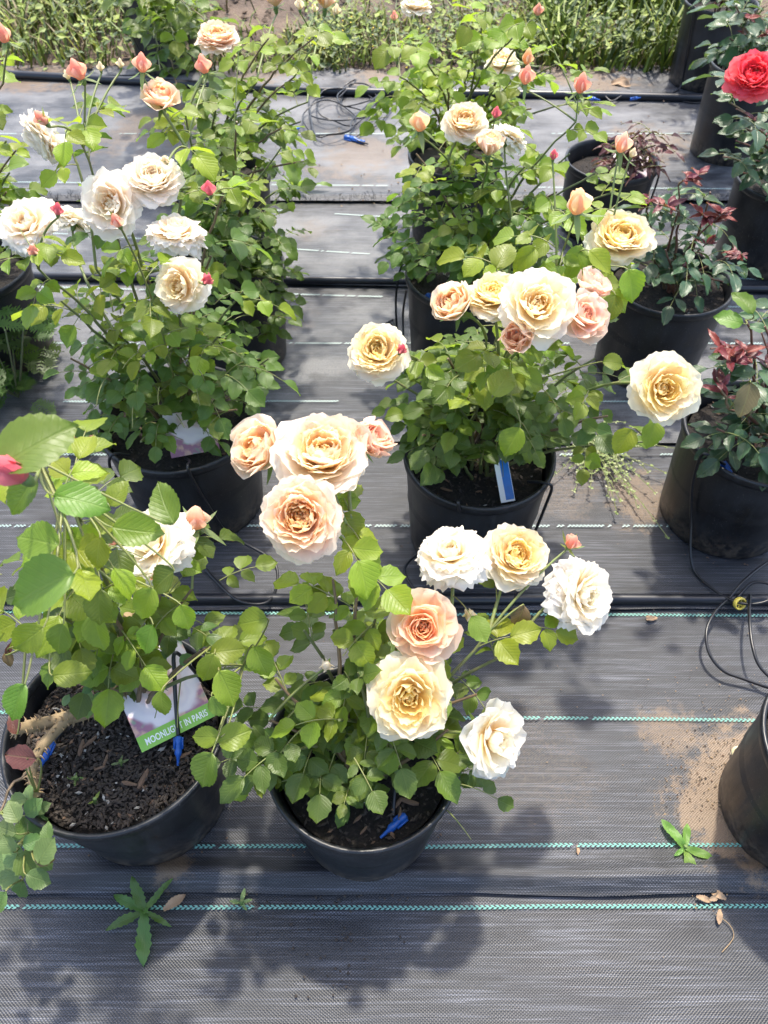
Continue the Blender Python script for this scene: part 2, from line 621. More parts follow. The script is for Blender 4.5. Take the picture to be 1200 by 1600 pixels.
S0 = cloth(-1.2, gy(1372), 0.004, 0.004, M['cloth'])
S1 = cloth(gy(1400), gy(930), 0.012, 0.003, M['cloth'], ridge=(0.017, 0.020))
S2 = cloth(gy(957), gy(680), 0.012, 0.003, M['cloth'], ridge=(0.003, 0.02))
S3 = cloth(gy(697), gy(440), 0.012, 0.003, M['cloth_far'], ridge=(0.008, 0.02))
S4 = cloth(gy(452), gy(312), 0.012, 0.003, M['cloth_far'], ridge=(0.006, 0.02), slope=-0.03)
S5 = cloth(gy(320), gy(104), 0.014, 0.004, M['cloth_far'], ridge=(0.012, 0.02))
for sh, py, z, far, sl in ((S0, 1419, 0.0065, 0, 0), (S1, 1326, 0.0145, 0, 0), (S1, 1124, 0.0105, 0, -0.012), (S1, 962, 0.0065, 0, -0.006),
                           (S2, 827, 0.0115, 1, 0), (S2, 713, 0.0065, 1, 0), (S3, 634, 0.0145, 1, 0), (S3, 541, 0.0100, 1, 0), (S3, 467, 0.0070, 1, -0.05),
                           (S4, 404, 0.0125, 1, -0.12), (S4, 342, 0.0070, 1, -0.12), (S5, 298, 0.0185, 1, -0.02), (S5, 214, 0.0120, 1, 0)):
    stripe(sh, gy(py), z, bool(far), sl)


def pipe(name, pts, r, mat, label, cat, n=8, k=6, group=None):
    m = MB()
    m.tube(smooth_path(pts, k), r, n)
    return tag(ob(name, m.mesh(name, mat)), label, cat, group)


pipe('water_pipe', [(-2.6, gy(939), 0.019), (-1, gy(942), 0.020), (-0.3, gy(944), 0.019), (0.4, gy(944), 0.02), (1.1, gy(946), 0.019), (2.6, gy(950), 0.02)], 0.0125, M['pipe'],
     'thick black water pipe lying across the cloth in front of the second row of pots', 'pipe', 10)
pipe('water_pipe', [(-2.6, gy(430), 0.02), (-0.5, gy(444), 0.02), (0.2, gy(449), 0.02), (1.0, gy(458), 0.02), (2.6, gy(468), 0.02)], 0.0125, M['pipe'],
     'black water pipe at cloth edge between the third left pot and third middle pot', 'pipe', 10)
pipe('water_pipe', [(-2.6, gy(112), 0.02), (-1.6, gy(126), 0.022), (-0.3, gy(150), 0.022), (0.7, gy(156), 0.022), (1.5, gy(163), 0.022), (3, gy(175), 0.022)], 0.017, M['pipe'],
     'farthest black water pipe along the sandy cloth edge below the grass', 'pipe', 10)

# frayed threads along the torn edge
m = MB()
for i in range(1500):
    x = R.uniform(-2.2, 2.2)
    y = gy(319) + R.uniform(-0.01, 0.012)
    a = V((x, y, R.uniform(0.004, 0.03)))
    m.tube([a, a + V((R.uniform(-0.012, 0.012), R.uniform(-0.02, 0.02), R.uniform(0.0, 0.02)))], 0.0008, 3, cap=False)
ob('frayed_threads', m.mesh('frayed_threads', M['tube']), S5, kind='stuff')

# ------------------------------------------------------------------ pots
POTS = {}


def soil_mesh(r, depth, z, seed):
    m = MB()
    n = 28
    rows = []
    for i in range(9):
        rr = r * (i / 8) if i else 0.001
        rows.append([V((rr * math.cos(2 * PI * k / n), rr * math.sin(2 * PI * k / n),
                        z + 0.010 * noise.noise(V((rr * 18 * math.cos(2 * PI * k / n), rr * 18 * math.sin(2 * PI * k / n), seed))) + 0.006 * (1 - i / 8))) for k in range(n)])
    m.grid(rows, closed=True)
    return m.mesh('soil', M['soil'])


def crumbs(r, z, n, seed, size=0.0031):
    m = MB()
    rr = random.Random(seed)
    for i in range(n):
        a, q = rr.uniform(0, 2 * PI), r * math.sqrt(rr.random())
        s = size * rr.uniform(0.5, 1.5)
        ax = V((rr.uniform(-1, 1), rr.uniform(-1, 1), rr.uniform(-0.3, 0.3)))
        Mx = frame((q * math.cos(a), q * math.sin(a), z + rr.uniform(0.004, 0.012)), ax, (rr.uniform(-.5, .5), rr.uniform(-.5, .5), 1))
        b0 = len(m.v)
        lx = rr.uniform(0.8, 2.2) * s
        m.v += [tuple(Mx @ V(p)) for p in ((0, lx, 0), (0, -lx, 0), (s * .7, 0, 0), (-s * .7, 0.1 * s, 0), (0, 0.2 * s, s * .6), (0, 0, -s * .6))]
        for f in ((0, 2, 4), (2, 1, 4), (1, 3, 4), (3, 0, 4), (2, 0, 5), (1, 2, 5), (3, 1, 5), (0, 3, 5)):
            m.f.append(tuple(b0 + q_ for q_ in f))
            m.m.append((2 if i % 39 == 0 else 1) if i % 13 == 0 else 0)
    return m.mesh('soil_crumbs', [M['crumb'], M['bark'], M['perlite']], smooth=False)


chip_me = []
for k in range(3):
    m = MB()
    rr = random.Random(k)
    rows = []
    for i in range(5):
        t = i / 4 * 2 - 1
        wd = 0.28 * (1 - 0.5 * t * t) + rr.uniform(-.05, .05)
        rows.append([V((wd * math.cos(q * PI / 3) + rr.uniform(-.04, .04), t, 0.16 * math.sin(q * PI / 3))) for q in range(6)])
    m.grid(rows, closed=True)
    m.poly(list(reversed(rows[0])))
    m.poly(rows[-1])
    chip_me.append(m.mesh('bark_chip', M['bark'], smooth=False))


def pot(key, px, py, D, h, label, soil_drop=0.035, ncr=120, chips=0, rb=0.43, tilt=0.0):
    c = at_z(px, py, h)
    e = empty('plant_pot', (c.x, c.y, 0.008))
    tag(e, label, 'plant pot', 'black nursery pots')
    r = D / 2
    r0 = D * rb
    hh = h - 0.008
    prof = [(0.0, 0.004), (r0 * 0.97, 0.0), (r0, 0.006)]
    for i in range(1, 9):
        t = i / 9
        prof.append((r0 + (r * 0.965 - r0) * t, hh * t * 0.93 + 0.006))
    prof += [(r * 0.965, hh - 0.021)]
    rim = [(r * 0.968, hh - 0.021), (r * 0.995, hh - 0.020), (r * 1.0, hh - 0.012), (r * 1.005, hh - 0.006), (r, hh), (r - 0.004, hh + 0.001), (r - 0.008, hh - 0.003), (r - 0.010, hh - 0.012)]
    m = MB()
    m.lathe(prof, 48)
    for i_ in range(len(m.v)):
        vx, vy, vz = m.v[i_]
        kk = 1 + 0.010 * noise.noise(V((vx * 9 + px, vy * 9, vz * 7))) * min(1, vz * 12)
        m.v[i_] = (vx * kk, vy * kk, vz)
    zs = hh - soil_drop
    inner = [(r - 0.0105, hh - 0.012), (r - 0.014, hh - 0.03), (r0 + (r - r0) * 0.45, hh * 0.5)]
    m.lathe(inner, 48)
    ob('pot_body', m.mesh('pot_body', M['pot']), e)
    m = MB()
    m.lathe(rim, 64)
    ob('rim', m.mesh('rim', M['pot']), e)
    rs = r - 0.013 - soil_drop * 0.12
    ob('soil', soil_mesh(rs, 0, zs, px), e)
    if ncr:
        ob('soil_crumbs', crumbs(rs * 0.97, zs, ncr, int(px)), e, kind='stuff')
    rr = random.Random(int(px) + 5)
    for i in range(chips):
        a, q = rr.uniform(-PI, 0), rs * rr.uniform(0.3, 0.85)
        ob('bark_chip', chip_me[i % 3], e, frame((q * math.cos(a), q * math.sin(a), zs + 0.012), (rr.uniform(-1, 1), rr.uniform(-1, 1), rr.uniform(-.1, .2)), (0, 0.1, 1), rr.uniform(0.006, 0.016)))
    POTS[key] = dict(c=V((c.x, c.y, 0)), r=r, r0=r0, h=h, soil=V((c.x, c.y, zs + 0.008)), rs=rs)
    return e


def wall(key, ang, z, off=0.004):
    p = POTS[key]
    a = math.radians(ang)
    t = z / p['h']
    rr = p['r0'] + (p['r'] - p['r0']) * t + off
    return p['c'] + V((rr * math.cos(a), rr * math.sin(a), z))


pot('A', 568, 1172, 0.30, 0.28, 'black pot of the middle front rose, with blue stake on dark soil', 0.045, 500, 6, 0.40)
pot('D', 180, 1132, 0.342, 0.28, 'wide black pot at front left, coarse soil and green photo tag showing', 0.045, 4200, 9, 0.40)
pot('B', 280, 648, 0.342, 0.28, 'black pot of the second left rose, half hidden rose tag inside', 0.04, 150, 2)
pot('C', 749, 705, 0.313, 0.28, 'black pot holding the white and blue tag, second in middle column', 0.055, 300, 4)
pot('E', 728, 425, 0.315, 0.28, 'black pot, third in the middle column, tube hooked over its left rim', 0.035, 120)
pot('F', 712, 240, 0.30, 0.28, 'black pot, farthest of the middle column, mostly behind green leaves', 0.035, 0)
pot('G', 350, 415, 0.315, 0.29, 'black pot at left of the cloth aisle, beneath dark green foliage', 0.035, 0)
pot('G2', 345, 272, 0.30, 0.28, 'black pot nearly hidden by leaves, fourth in the left column', 0.035, 0)
pot('H', 240, -25, 0.32, 0.33, 'tall black pot at top left standing against the grass', 0.035, 0)
pot('L', 1048, 435, 0.318, 0.28, 'black pot full of red tipped foliage, below the small burgundy plant', 0.03, 200, 3)
pot('K', 1192, 672, 0.325, 0.28, 'black pot at right with tube running down its left side', 0.04, 200, 2)
pot('P', 1352, 1172, 0.30, 0.28, 'black pot at lower right corner standing on tan washed soil', 0.04, 0)
pot('N', 957, 248, 0.30, 0.24, 'black pot with small burgundy plant and dark photo tag', 0.05, 60)
pot('Q', 1178, 98, 0.30, 0.33, 'tall black pot with empty looking rim left above the red rose', 0.05, 0)
pot('R', 1128, 2, 0.30, 0.32, 'farthest right black pot beside the grass, cut by the top of the photo', 0.04, 0)
pot('O', 1235, 278, 0.318, 0.28, 'black pot under the red rose at the right edge', 0.04, 0)
pot('J', -52, 418, 0.315, 0.28, 'black pot cut by the left edge behind the white roses', 0.04, 0)

# ------------------------------------------------------------------ leaves
def leaf_mesh(name, mat, wr, rows_n, peak, serr, fold, droop, seed):
    rr = random.Random(seed)
    m = MB()
    rows, uvs = [], []
    nn = rows_n
    bend = rr.uniform(-0.10, 0.10)
    for i in range(nn + 1):
        t = i / nn
        # ovate outline
        if t < peak:
            wd = math.sin(0.5 * PI * (t / peak)) ** 0.75 if t > 0 else 0.0
        else:
            wd = math.cos(0.5 * PI * ((t - peak) / (1 - peak))) ** 0.64 if t < 1 else 0.0
        wd *= wr
        ro, uo = [], []
        for j, u in enumerate((-1, -0.5, 0, 0.5, 1)):
            e = (serr if i % 2 else -serr) if abs(u) == 1 and 0 < i < nn else 0
            x = u * wd * (1 + e) + bend * t * t
            y = t - (0.05 * u * u if 0 < t < 1 else 0) + (0.03 if e > 0 else 0)
            z = fold * abs(u) * wd - droop * t * t + 0.045 * math.sin(t * 6 + u * 2 + seed) * (abs(u) > 0.4) + (0.012 if i % 2 and abs(u) == 0.5 else 0)
            ro.append((x, y, z))
            uo.append((0.5 + u * 0.5 * max(wd / wr, 0.02), t))
        rows.append(ro)
        uvs.append(uo)
    m.grid(rows, uvs=uvs)
    return m.mesh(name, mat)


LEAF = [leaf_mesh('leaf', M['leaf'], R.uniform(0.36, 0.45), 9, R.uniform(0.40, 0.50), 0.055, R.uniform(0.05, 0.45), R.uniform(0.0, 0.36), s) for s in range(8)]
BIGLEAF = [leaf_mesh('leaf', M['leaf'], R.uniform(0.36, 0.43), 17, R.uniform(0.40, 0.48), 0.028, R.uniform(0.10, 0.40), R.uniform(0.05, 0.32), s) for s in range(5)]
GLEAF = [leaf_mesh('leaf', M['gloss'], R.uniform(0.24, 0.32), 8, R.uniform(0.38, 0.46), 0.05, R.uniform(0.15, 0.4), R.uniform(0.05, 0.25), s + 20) for s in range(6)]
SLIM = [leaf_mesh('leaf', M['gloss'], R.uniform(0.13, 0.20), 7, 0.4, 0.06, R.uniform(0.2, 0.5), R.uniform(0.1, 0.4), s + 40) for s in range(4)]

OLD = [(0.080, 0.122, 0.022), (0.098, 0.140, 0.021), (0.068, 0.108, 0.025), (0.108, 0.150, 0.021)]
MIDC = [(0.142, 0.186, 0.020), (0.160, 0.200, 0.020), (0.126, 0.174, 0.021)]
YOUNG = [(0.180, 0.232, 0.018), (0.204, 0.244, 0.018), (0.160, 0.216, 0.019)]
REDC = [(0.12, 0.012, 0.020), (0.085, 0.014, 0.018), (0.16, 0.022, 0.026)]
BURG = [(0.075, 0.018, 0.022), (0.06, 0.022, 0.022), (0.095, 0.022, 0.026)]
DARK = [(0.030, 0.062, 0.026), (0.040, 0.078, 0.030), (0.050, 0.090, 0.036)]


class Bush:
    def __init__(s, key, base, label, meshes=LEAF, pal=(OLD, MIDC, YOUNG), size=0.042, cap=295, name='rose_bush', cat='rose bush', group='potted roses', stemc=(0.10, 0.13, 0.04)):
        s.base = V(base)
        s.root = empty(name, base)
        tag(s.root, label, cat, group)
        s.meshes, s.pal, s.size, s.cap = meshes, pal, size, cap
        s.n = 0
        s.tips = []
        s.jobs = []
        s.avoid = []
        s.extra = []
        s.stalk = MB()
        s.stemc = stemc
        s.shift = V((0, 0, 0))
        s.rr = random.Random(key)

    def leaf(s, p, fwd, up, size, color, me=None):
        c = V(p) + V(fwd).normalized() * size * .5
        Zc, qx, qy = project(c)
        for ax, ay, ar, aZ in s.avoid:
            if Zc < aZ + .01 and (qx - ax) ** 2 + (qy - ay) ** 2 < ar * ar:
                return
        k = s.rr.uniform(0.85, 1.15)
        mm = (me or s.meshes)
        if s.n >= s.cap:
            if len(s.extra) < 420:
                s.extra.append((mm[s.rr.randrange(len(mm))], frame(V(p) - s.base, fwd, up, (size * k, size, size))))
            return
        s.n += 1
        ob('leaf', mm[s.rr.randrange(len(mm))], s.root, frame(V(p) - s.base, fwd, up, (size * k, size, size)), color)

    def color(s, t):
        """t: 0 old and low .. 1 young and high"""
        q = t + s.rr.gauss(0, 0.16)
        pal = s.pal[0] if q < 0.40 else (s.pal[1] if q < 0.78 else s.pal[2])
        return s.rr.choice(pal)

    def compound(s, p, d, n=5, size=None, t=0.5, me=None, color=None):
        rr = s.rr
        size = size or s.size
        p, d = V(p), V(d).normalized()
        L = size * (1.15 + 0.55 * (n > 3)) * rr.uniform(0.85, 1.2)
        end = p + d * L + V((0, 0, -L * rr.uniform(0.05, 0.4)))
        mid = p + d * L * 0.5 + V((0, 0, L * 0.10))
        pts = bez(p, mid, end, 5)
        s.stalk.tube([q - s.base for q in pts], [0.0012, 0.0011, 0.001, 0.0009, 0.0008, 0.0007], 4, cap=False)
        side = d.cross(V((0, 0, 1)))
        if side.length < 0.1:
            side = V((1, 0, 0))
        side.normalize()
        sun_tilt = V((rr.uniform(-.5, .5), rr.uniform(-.55, .35), 1))
        cc = color or s.color(t)
        tipdir = (pts[-1] - pts[-3]).normalized()

        def up():
            return sun_tilt + V((rr.uniform(-.35, .35), rr.uniform(-.35, .35), rr.uniform(-.1, .1)))
        s.leaf(pts[-1], tipdir + V((0, 0, rr.uniform(-.2, .05))), up(), size * rr.uniform(0.95, 1.15), cc, me)
        for i in range((n - 1) // 2):
            q = pts[3] if i == 0 else pts[1]
            for sg in (-1, 1):
                f = tipdir * 0.55 + side * sg + V((0, 0, rr.uniform(-.25, .1)))
                s.leaf(q + f.normalized() * size * 0.06, f, up() + side * (-sg * 0.2), size * rr.uniform(0.78, 0.98) * (1 - 0.12 * i), cc, me)

    def cane(s, a, c, r0=0.0045, r1=0.002, leaves=True, t0=0.3, step=0.042, n5=0.7, zmid=0.6, me=None, color=None, size=None, lift=0.25):
        rr = s.rr
        a, c = V(a), V(c)
        hor = c - a
        b_ = a + V((hor.x * 0.30, hor.y * 0.30, hor.z * zmid)) + V((rr.uniform(-.02, .02), rr.uniform(-.02, .02), 0))
        N = max(6, int((c - a).length / 0.03))
        pts = bez(a, b_, c, N)
        pts = [p + V((rr.gauss(0, .0016), rr.gauss(0, .0016), 0)) if 0 < i < N else p for i, p in enumerate(pts)]
        m = MB()
        m.tube([p - s.base for p in pts], [r0 + (r1 - r0) * i / N for i in range(N + 1)], 6)
        # prickles
        for i in range(2, N - 1):
            if rr.random() < 0.7:
                d = V((rr.uniform(-1, 1), rr.uniform(-1, 1), -0.2)).normalized()
                q = pts[i] - s.base
                m.tube([q, q + d * 0.004, q + d * 0.0085 + V((0, 0, -0.0015))], [0.0018, 0.001, 0.0001], 4, cap=False)
        ob('cane', m.mesh('cane', M['stem']), s.root, color=s.stemc if rr.random() < 0.65 else (0.13, 0.085, 0.045))
        if leaves:
            Lc = sum((pts[i + 1] - pts[i]).length for i in range(N))
            k = max(1, int(Lc * (1 - t0) / step))
            az = rr.uniform(0, 6.28)
            for i in range(k):
                t = t0 + (1 - t0) * (i + 0.6) / k
                f = t * N
                j = min(int(f), N - 1)
                p = pts[j].lerp(pts[j + 1], f - j)
                az += 2.4 + rr.uniform(-.4, .4)
                d = V((math.cos(az), math.sin(az), rr.uniform(-0.1, 0.5) + lift * t))
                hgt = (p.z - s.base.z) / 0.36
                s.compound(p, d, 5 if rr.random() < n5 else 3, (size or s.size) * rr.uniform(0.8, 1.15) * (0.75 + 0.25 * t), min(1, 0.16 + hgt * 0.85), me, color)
        return pts

    def grow(s, tips, **kw):
        for px, py, z in tips:
            s.grow3(at_z(px, py, z), **kw)

    def grow3(s, tip, **kw):
        s.jobs.append((V(tip), kw))
        s.tips.append(V(tip))

    def fill(s, n, c, rad, t=0.2, size=None):
        """leaves in the depth of the bush, on short stalks off the canes"""
        rr = s.rr
        for i in range(n):
            while True:
                q = V((rr.uniform(-1, 1), rr.uniform(-1, 1), rr.uniform(-1, 1)))
                if q.length < 1:
                    break
            p = V(c) + V((q.x * rad[0], q.y * rad[1], q.z * rad[2]))
            d = V((q.x * 1.2 + rr.uniform(-.4, .4), q.y * 1.2 + rr.uniform(-.5, .3), rr.uniform(-.05, .5)))
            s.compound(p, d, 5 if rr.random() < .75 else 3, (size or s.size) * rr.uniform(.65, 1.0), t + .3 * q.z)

    def stem_to(s, end, facing, leaves=True, r=0.0026, start=None):
        """flower stem from the nearest lower cane tip (or the crown) to under a bloom"""
        best = None
        if start is not None:
            best = V(start)
        else:
            bd = 0.34
            for t in s.tips:
                d = (t - end).length
                if t.z < end.z - 0.02 and d < bd:
                    bd, best = d, t
            if best is None:
                best = s.base + V((s.rr.uniform(-.03, .03), s.rr.uniform(-.03, .03), -0.01))
        L = (end - best).length
        ctrl = end - V(facing) * L * 0.35
        ctrl = ctrl.lerp(best + V((0, 0, L * 0.6)), 0.45)
        N = max(6, int(L / 0.03))
        pts = bez(best, ctrl, end, N)
        m = MB()
        m.tube([p - s.base for p in pts], [r * (1.15 - 0.3 * i / N) for i in range(N + 1)], 6)
        ob('cane', m.mesh('cane', M['stem']), s.root, color=(0.14, 0.19, 0.045))
        if leaves:
            az = s.rr.uniform(0, 6.28)
            k = max(1, int(L * 0.65 / 0.055))
            for i in range(k):
                t = 0.15 + 0.62 * (i + 0.5) / k
                j = int(t * N)
                az += 2.4
                s.compound(pts[j], V((math.cos(az), math.sin(az), 0.35)), 3 if i > k - 2 else 5, s.size * s.rr.uniform(0.75, 1.05), 0.55 + 0.45 * t)
        return pts

    def done(s, fills=()):
        for tip, kw in s.jobs:
            a = s.base + V((s.rr.uniform(-.035, .035), s.rr.uniform(-.035, .035), -0.01)) + s.shift
            s.cane(a, tip, **kw)
        for f in fills:
            s.fill(*f)
        if s.extra:
            m = MB()
            for me, Mx in s.extra:
                b0 = len(m.v)
                m.v += [tuple(Mx @ v.co) for v in me.vertices]
                uvl = me.uv_layers[0].data
                for pl in me.polygons:
                    for li in pl.loop_indices:
                        m.uv[b0 + me.loops[li].vertex_index] = tuple(uvl[li].uv)
                    m.f.append(tuple(b0 + v for v in pl.vertices))
                    m.m.append(0)
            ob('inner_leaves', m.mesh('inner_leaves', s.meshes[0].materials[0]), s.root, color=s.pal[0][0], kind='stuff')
        if s.stalk.v:
            ob('leaf_stalks', s.stalk.mesh('leaf_stalks', M['stem']), s.root, color=(0.17, 0.20, 0.05), kind='stuff')


# ------------------------------------------------------------------ blooms
def petal_mesh(w_, cup, cross, reflex, ruf, seed, tipn=0.0, nu=8, nt_=6):
    rr = random.Random(seed)
    p1, p2, p3 = rr.uniform(0, 6), rr.uniform(0, 6), rr.uniform(-0.25, 0.25)
    m = MB()
    rows, uvs = [], []
    y = z = 0.0
    ang = -0.15
    pos = [(0, 0)]
    for i in range(nt_):
        t = (i + 0.5) / nt_
        ang = -0.1 + cup * t - reflex * max(0, t - 0.62) ** 1.2 * 4
        y += math.cos(ang) / nt_
        z += math.sin(ang) / nt_
        pos.append((y, z))
    for i in range(nt_ + 1):
        t = i / nt_
        if t < 0.66:
            wd = w_ * (0.20 + 0.80 * math.sin(0.5 * PI * t / 0.66))
        else:
            wd = w_ * math.sqrt(max(0, 1 - ((t - 0.66) / 0.40) ** 2))
        ro, uo = [], []
        for j in range(nu + 1):
            u = j / nu * 2 - 1
            yy, zz = pos[i]
            back = 0.13 * u * u * t - tipn * (1 - abs(u)) * (t > 0.8) * 0.12
            r1 = ruf * t * t * (math.sin(3.1 * u + p1) * 0.6 + math.sin(6.3 * u + p2 + t * 2) * 0.45)
            x = u * wd + p3 * t * t * 0.25
            ro.append((x, yy - back + ruf * 0.5 * t ** 3 * math.sin(7 * u + p2), zz + cross * u * u * wd + r1))
            uo.append((j / nu, t))
        rows.append(ro)
        uvs.append(uo)
    m.grid(rows, uvs=uvs)
    return m.mesh('petal', M['petal'])


PET = {
    'outer': [petal_mesh(R.uniform(.46, .55), 0.40, 0.14, 0.60, 0.045, s, R.uniform(-.7, .4)) for s in range(7)],
    'mid': [petal_mesh(R.uniform(.42, .50), 0.75, 0.22, 0.30, 0.050, s + 10, R.uniform(-.7, .4)) for s in range(7)],
    'inner': [petal_mesh(R.uniform(.36, .45), 1.00, 0.34, 0.10, 0.065, s + 20, R.uniform(-1, .5)) for s in range(7)],
    'core': [petal_mesh(R.uniform(.30, .40), 1.10, 0.50, 0.0, 0.10, s + 30) for s in range(6)],
    'wrap': [petal_mesh(R.uniform(.56, .66), 0.75, 0.60, 0.45, 0.025, s + 40, -0.3) for s in range(4)],
    'rag': [petal_mesh(R.uniform(.38, .50), 0.35, 0.12, 0.90, 0.10, s + 50, R.uniform(-.7, .4)) for s in range(7)],
}

# rings: count, length, elevation, type, root radius
KIND = {
    'full': [(10, 1.00, 2, 'outer', .10), (11, .98, 13, 'outer', .11), (11, .93, 24, 'mid', .12), (11, .85, 34, 'mid', .13), (11, .76, 44, 'mid', .14), (10, .66, 54, 'inner', .15), (9, .56, 63, 'inner', .15), (8, .48, 72, 'inner', .13), (7, .40, 81, 'core', .10), (5, .32, 90, 'core', .05)],
    'open': [(8, 1.00, 0, 'outer', .10), (9, .98, 11, 'outer', .11), (10, .92, 21, 'mid', .12), (9, .82, 31, 'mid', .13), (8, .70, 43, 'inner', .13), (7, .55, 56, 'inner', .11), (6, .44, 70, 'core', .08), (4, .34, 86, 'core', .04)],
    'spiral': [(5, 1.08, 2, 'wrap', .08), (5, 1.0, 16, 'wrap', .08), (5, .84, 44, 'wrap', .09), (5, .72, 60, 'wrap', .11), (5, .64, 71, 'wrap', .10), (4, .58, 79, 'wrap', .08), (4, .52, 85, 'wrap', .06), (4, .46, 89, 'wrap', .04), (3, .42, 92, 'core', .02)],
    'cup': [(5, 1.00, 30, 'wrap', .10), (6, 1.0, 46, 'wrap', .11), (7, .95, 58, 'mid', .12), (7, .86, 68, 'inner', .12), (7, .76, 77, 'inner', .10), (6, .66, 85, 'core', .06)],
    'half': [(4, 1.00, 55, 'wrap', .10), (5, 1.0, 68, 'wrap', .12), (5, .96, 77, 'wrap', .11), (5, .90, 83, 'wrap', .08), (4, .8, 89, 'core', .05)],
    'rag': [(9, 1.0, -24, 'rag', .08), (10, 1.0, -8, 'rag', .10), (11, .98, 6, 'rag', .11), (11, .94, 18, 'outer', .12), (10, .86, 30, 'rag', .12), (9, .74, 42, 'mid', .12), (8, .60, 56, 'inner', .10), (7, .46, 70, 'inner', .07), (5, .34, 85, 'core', .04)],
    'loose': [(4, 1.0, -12, 'wrap', .08), (7, 1.0, 10, 'outer', .10), (8, .94, 22, 'outer', .10), (8, .84, 34, 'mid', .11), (7, .68, 50, 'inner', .10), (5, .5, 70, 'core', .06)],
}
PAL = {
    'peach': ((.94, .80, .68), (.98, .67, .26)), 'cream': ((.94, .86, .76), (.97, .76, .38)), 'yellow': ((.94, .88, .73), (.98, .77, .22)),
    'white': ((.94, .92, .88), (.95, .91, .78)), 'blush': ((.94, .90, .87), (.97, .86, .70)), 'apricot': ((.95, .76, .60), (.97, .55, .24)),
    'pinkpeach': ((.94, .73, .62), (.95, .60, .42)), 'coral': ((.93, .63, .48), (.90, .36, .25)), 'pink': ((.88, .32, .33), (.82, .14, .20)), 'red': ((.90, .16, .19), (.80, .055, .095)), 'pale': ((.94, .89, .80), (.98, .81, .46)),
}


def receptacle():
    m = MB()
    m.lathe([(0.0, -.42), (.05, -.42), (.10, -.34), (.13, -.22), (.11, -.10), (.14, -.02), (.05, .03), (0, .03)], 12, 0)
    rr = random.Random(3)
    for i in range(26):
        a, q = rr.uniform(0, 6.28), rr.uniform(.02, .11)
        p = V((q * math.cos(a), q * math.sin(a), .02))
        d = V((q * math.cos(a) * 1.2, q * math.sin(a) * 1.2, .26 + rr.uniform(-.05, .05)))
        m.tube([p, p + d * .6, p + d, p + d * 1.15], [.008, .008, .022, .018], 4, 1)
    return m.mesh('bloom', [M['calyx'], M['stamen']])


REC = receptacle()
SEPAL = []
for k in range(3):
    m = MB()
    rows, uvs = [], []
    for i in range(6):
        t = i / 5
        wd = .13 * math.sin(PI * min(1, .25 + t * .75)) ** .8 * (1 - .3 * t) + 0.004
        rows.append([(u * wd, t, .35 * t * t * (1 if k else -.4) + .3 * wd * abs(u)) for u in (-1, 0, 1)])
        uvs.append([(.5 + u * .5, t) for u in (-1, 0, 1)])
    m.grid(rows, uvs=uvs)
    SEPAL.append(m.mesh('sepal', M['leaf']))


def bloom(bush, c, face, rad, kind, pal, label=None, sep=False, seed=0):
    rr = random.Random(int(c.x * 9999) + int(c.y * 777) + seed)
    z = V(face).normalized()
    y = z.cross(V((1, .2, .1))).normalized()
    x = y.cross(z)
    base = c - z * rad * 0.30
    Mx = Matrix(((x.x, y.x, z.x, base.x - bush.base.x), (x.y, y.y, z.y, base.y - bush.base.y), (x.z, y.z, z.z, base.z - bush.base.z), (0, 0, 0, 1))) @ Matrix.Scale(rad, 4)
    bo = ob('bloom', REC, bush.root, Mx, label=label)
    co_, ci = PAL[pal]
    rings = KIND[kind]
    asym, asp, eoff = rr.uniform(0, 11), rr.uniform(0, 6.28), rr.uniform(-4, 6)
    nR = len(rings)
    for ri, (n, L, el, typ, r0) in enumerate(rings):
        f = ri / (nR - 1)
        f = f ** 1.15
        ph0 = rr.uniform(0, 6.28)
        for k in range(n):
            if rr.random() < 0.04:
                continue
            ph = ph0 + 2 * PI * k / n + rr.uniform(-.16, .16)
            e = math.radians(el * (.85 if ri < 5 else .76) + eoff + asym * math.cos(ph - asp) + rr.uniform(-8, 8))
            cc = [co_[i] + (ci[i] - co_[i]) * min(1, max(0, f + rr.uniform(-.13, .13))) for i in range(3)]
            q = rr.uniform(.95, 1.04)
            cc = [min(.92, v * q) for v in cc]
            lf = L * rr.uniform(.88, 1.08)
            Mp = Matrix.Rotation(ph, 4, 'Z') @ Matrix.Translation((0, r0, 0.02 + ri * .012)) @ Matrix.Rotation(e, 4, 'X') @ Matrix.Rotation(rr.uniform(-.2, .2), 4, 'Y') @ Matrix.Diagonal((lf * rr.uniform(.9, 1.12), lf, lf, 1))
            ob('petal', rr.choice(PET[typ]), bo, Mp, cc)
    if sep or kind in ('cup', 'half', 'rag', 'loose'):
        for k in range(5):
            Mp = Matrix.Rotation(k * 2 * PI / 5 + .3, 4, 'Z') @ Matrix.Translation((0, .10, -.08)) @ Matrix.Rotation(math.radians(rr.uniform(-50, 5)), 4, 'X') @ Matrix.Scale(rr.uniform(.5, .75), 4)
            ob('sepal', rr.choice(SEPAL), bo, Mp, (0.10, 0.15, 0.04))
    return base - z * rad * .4


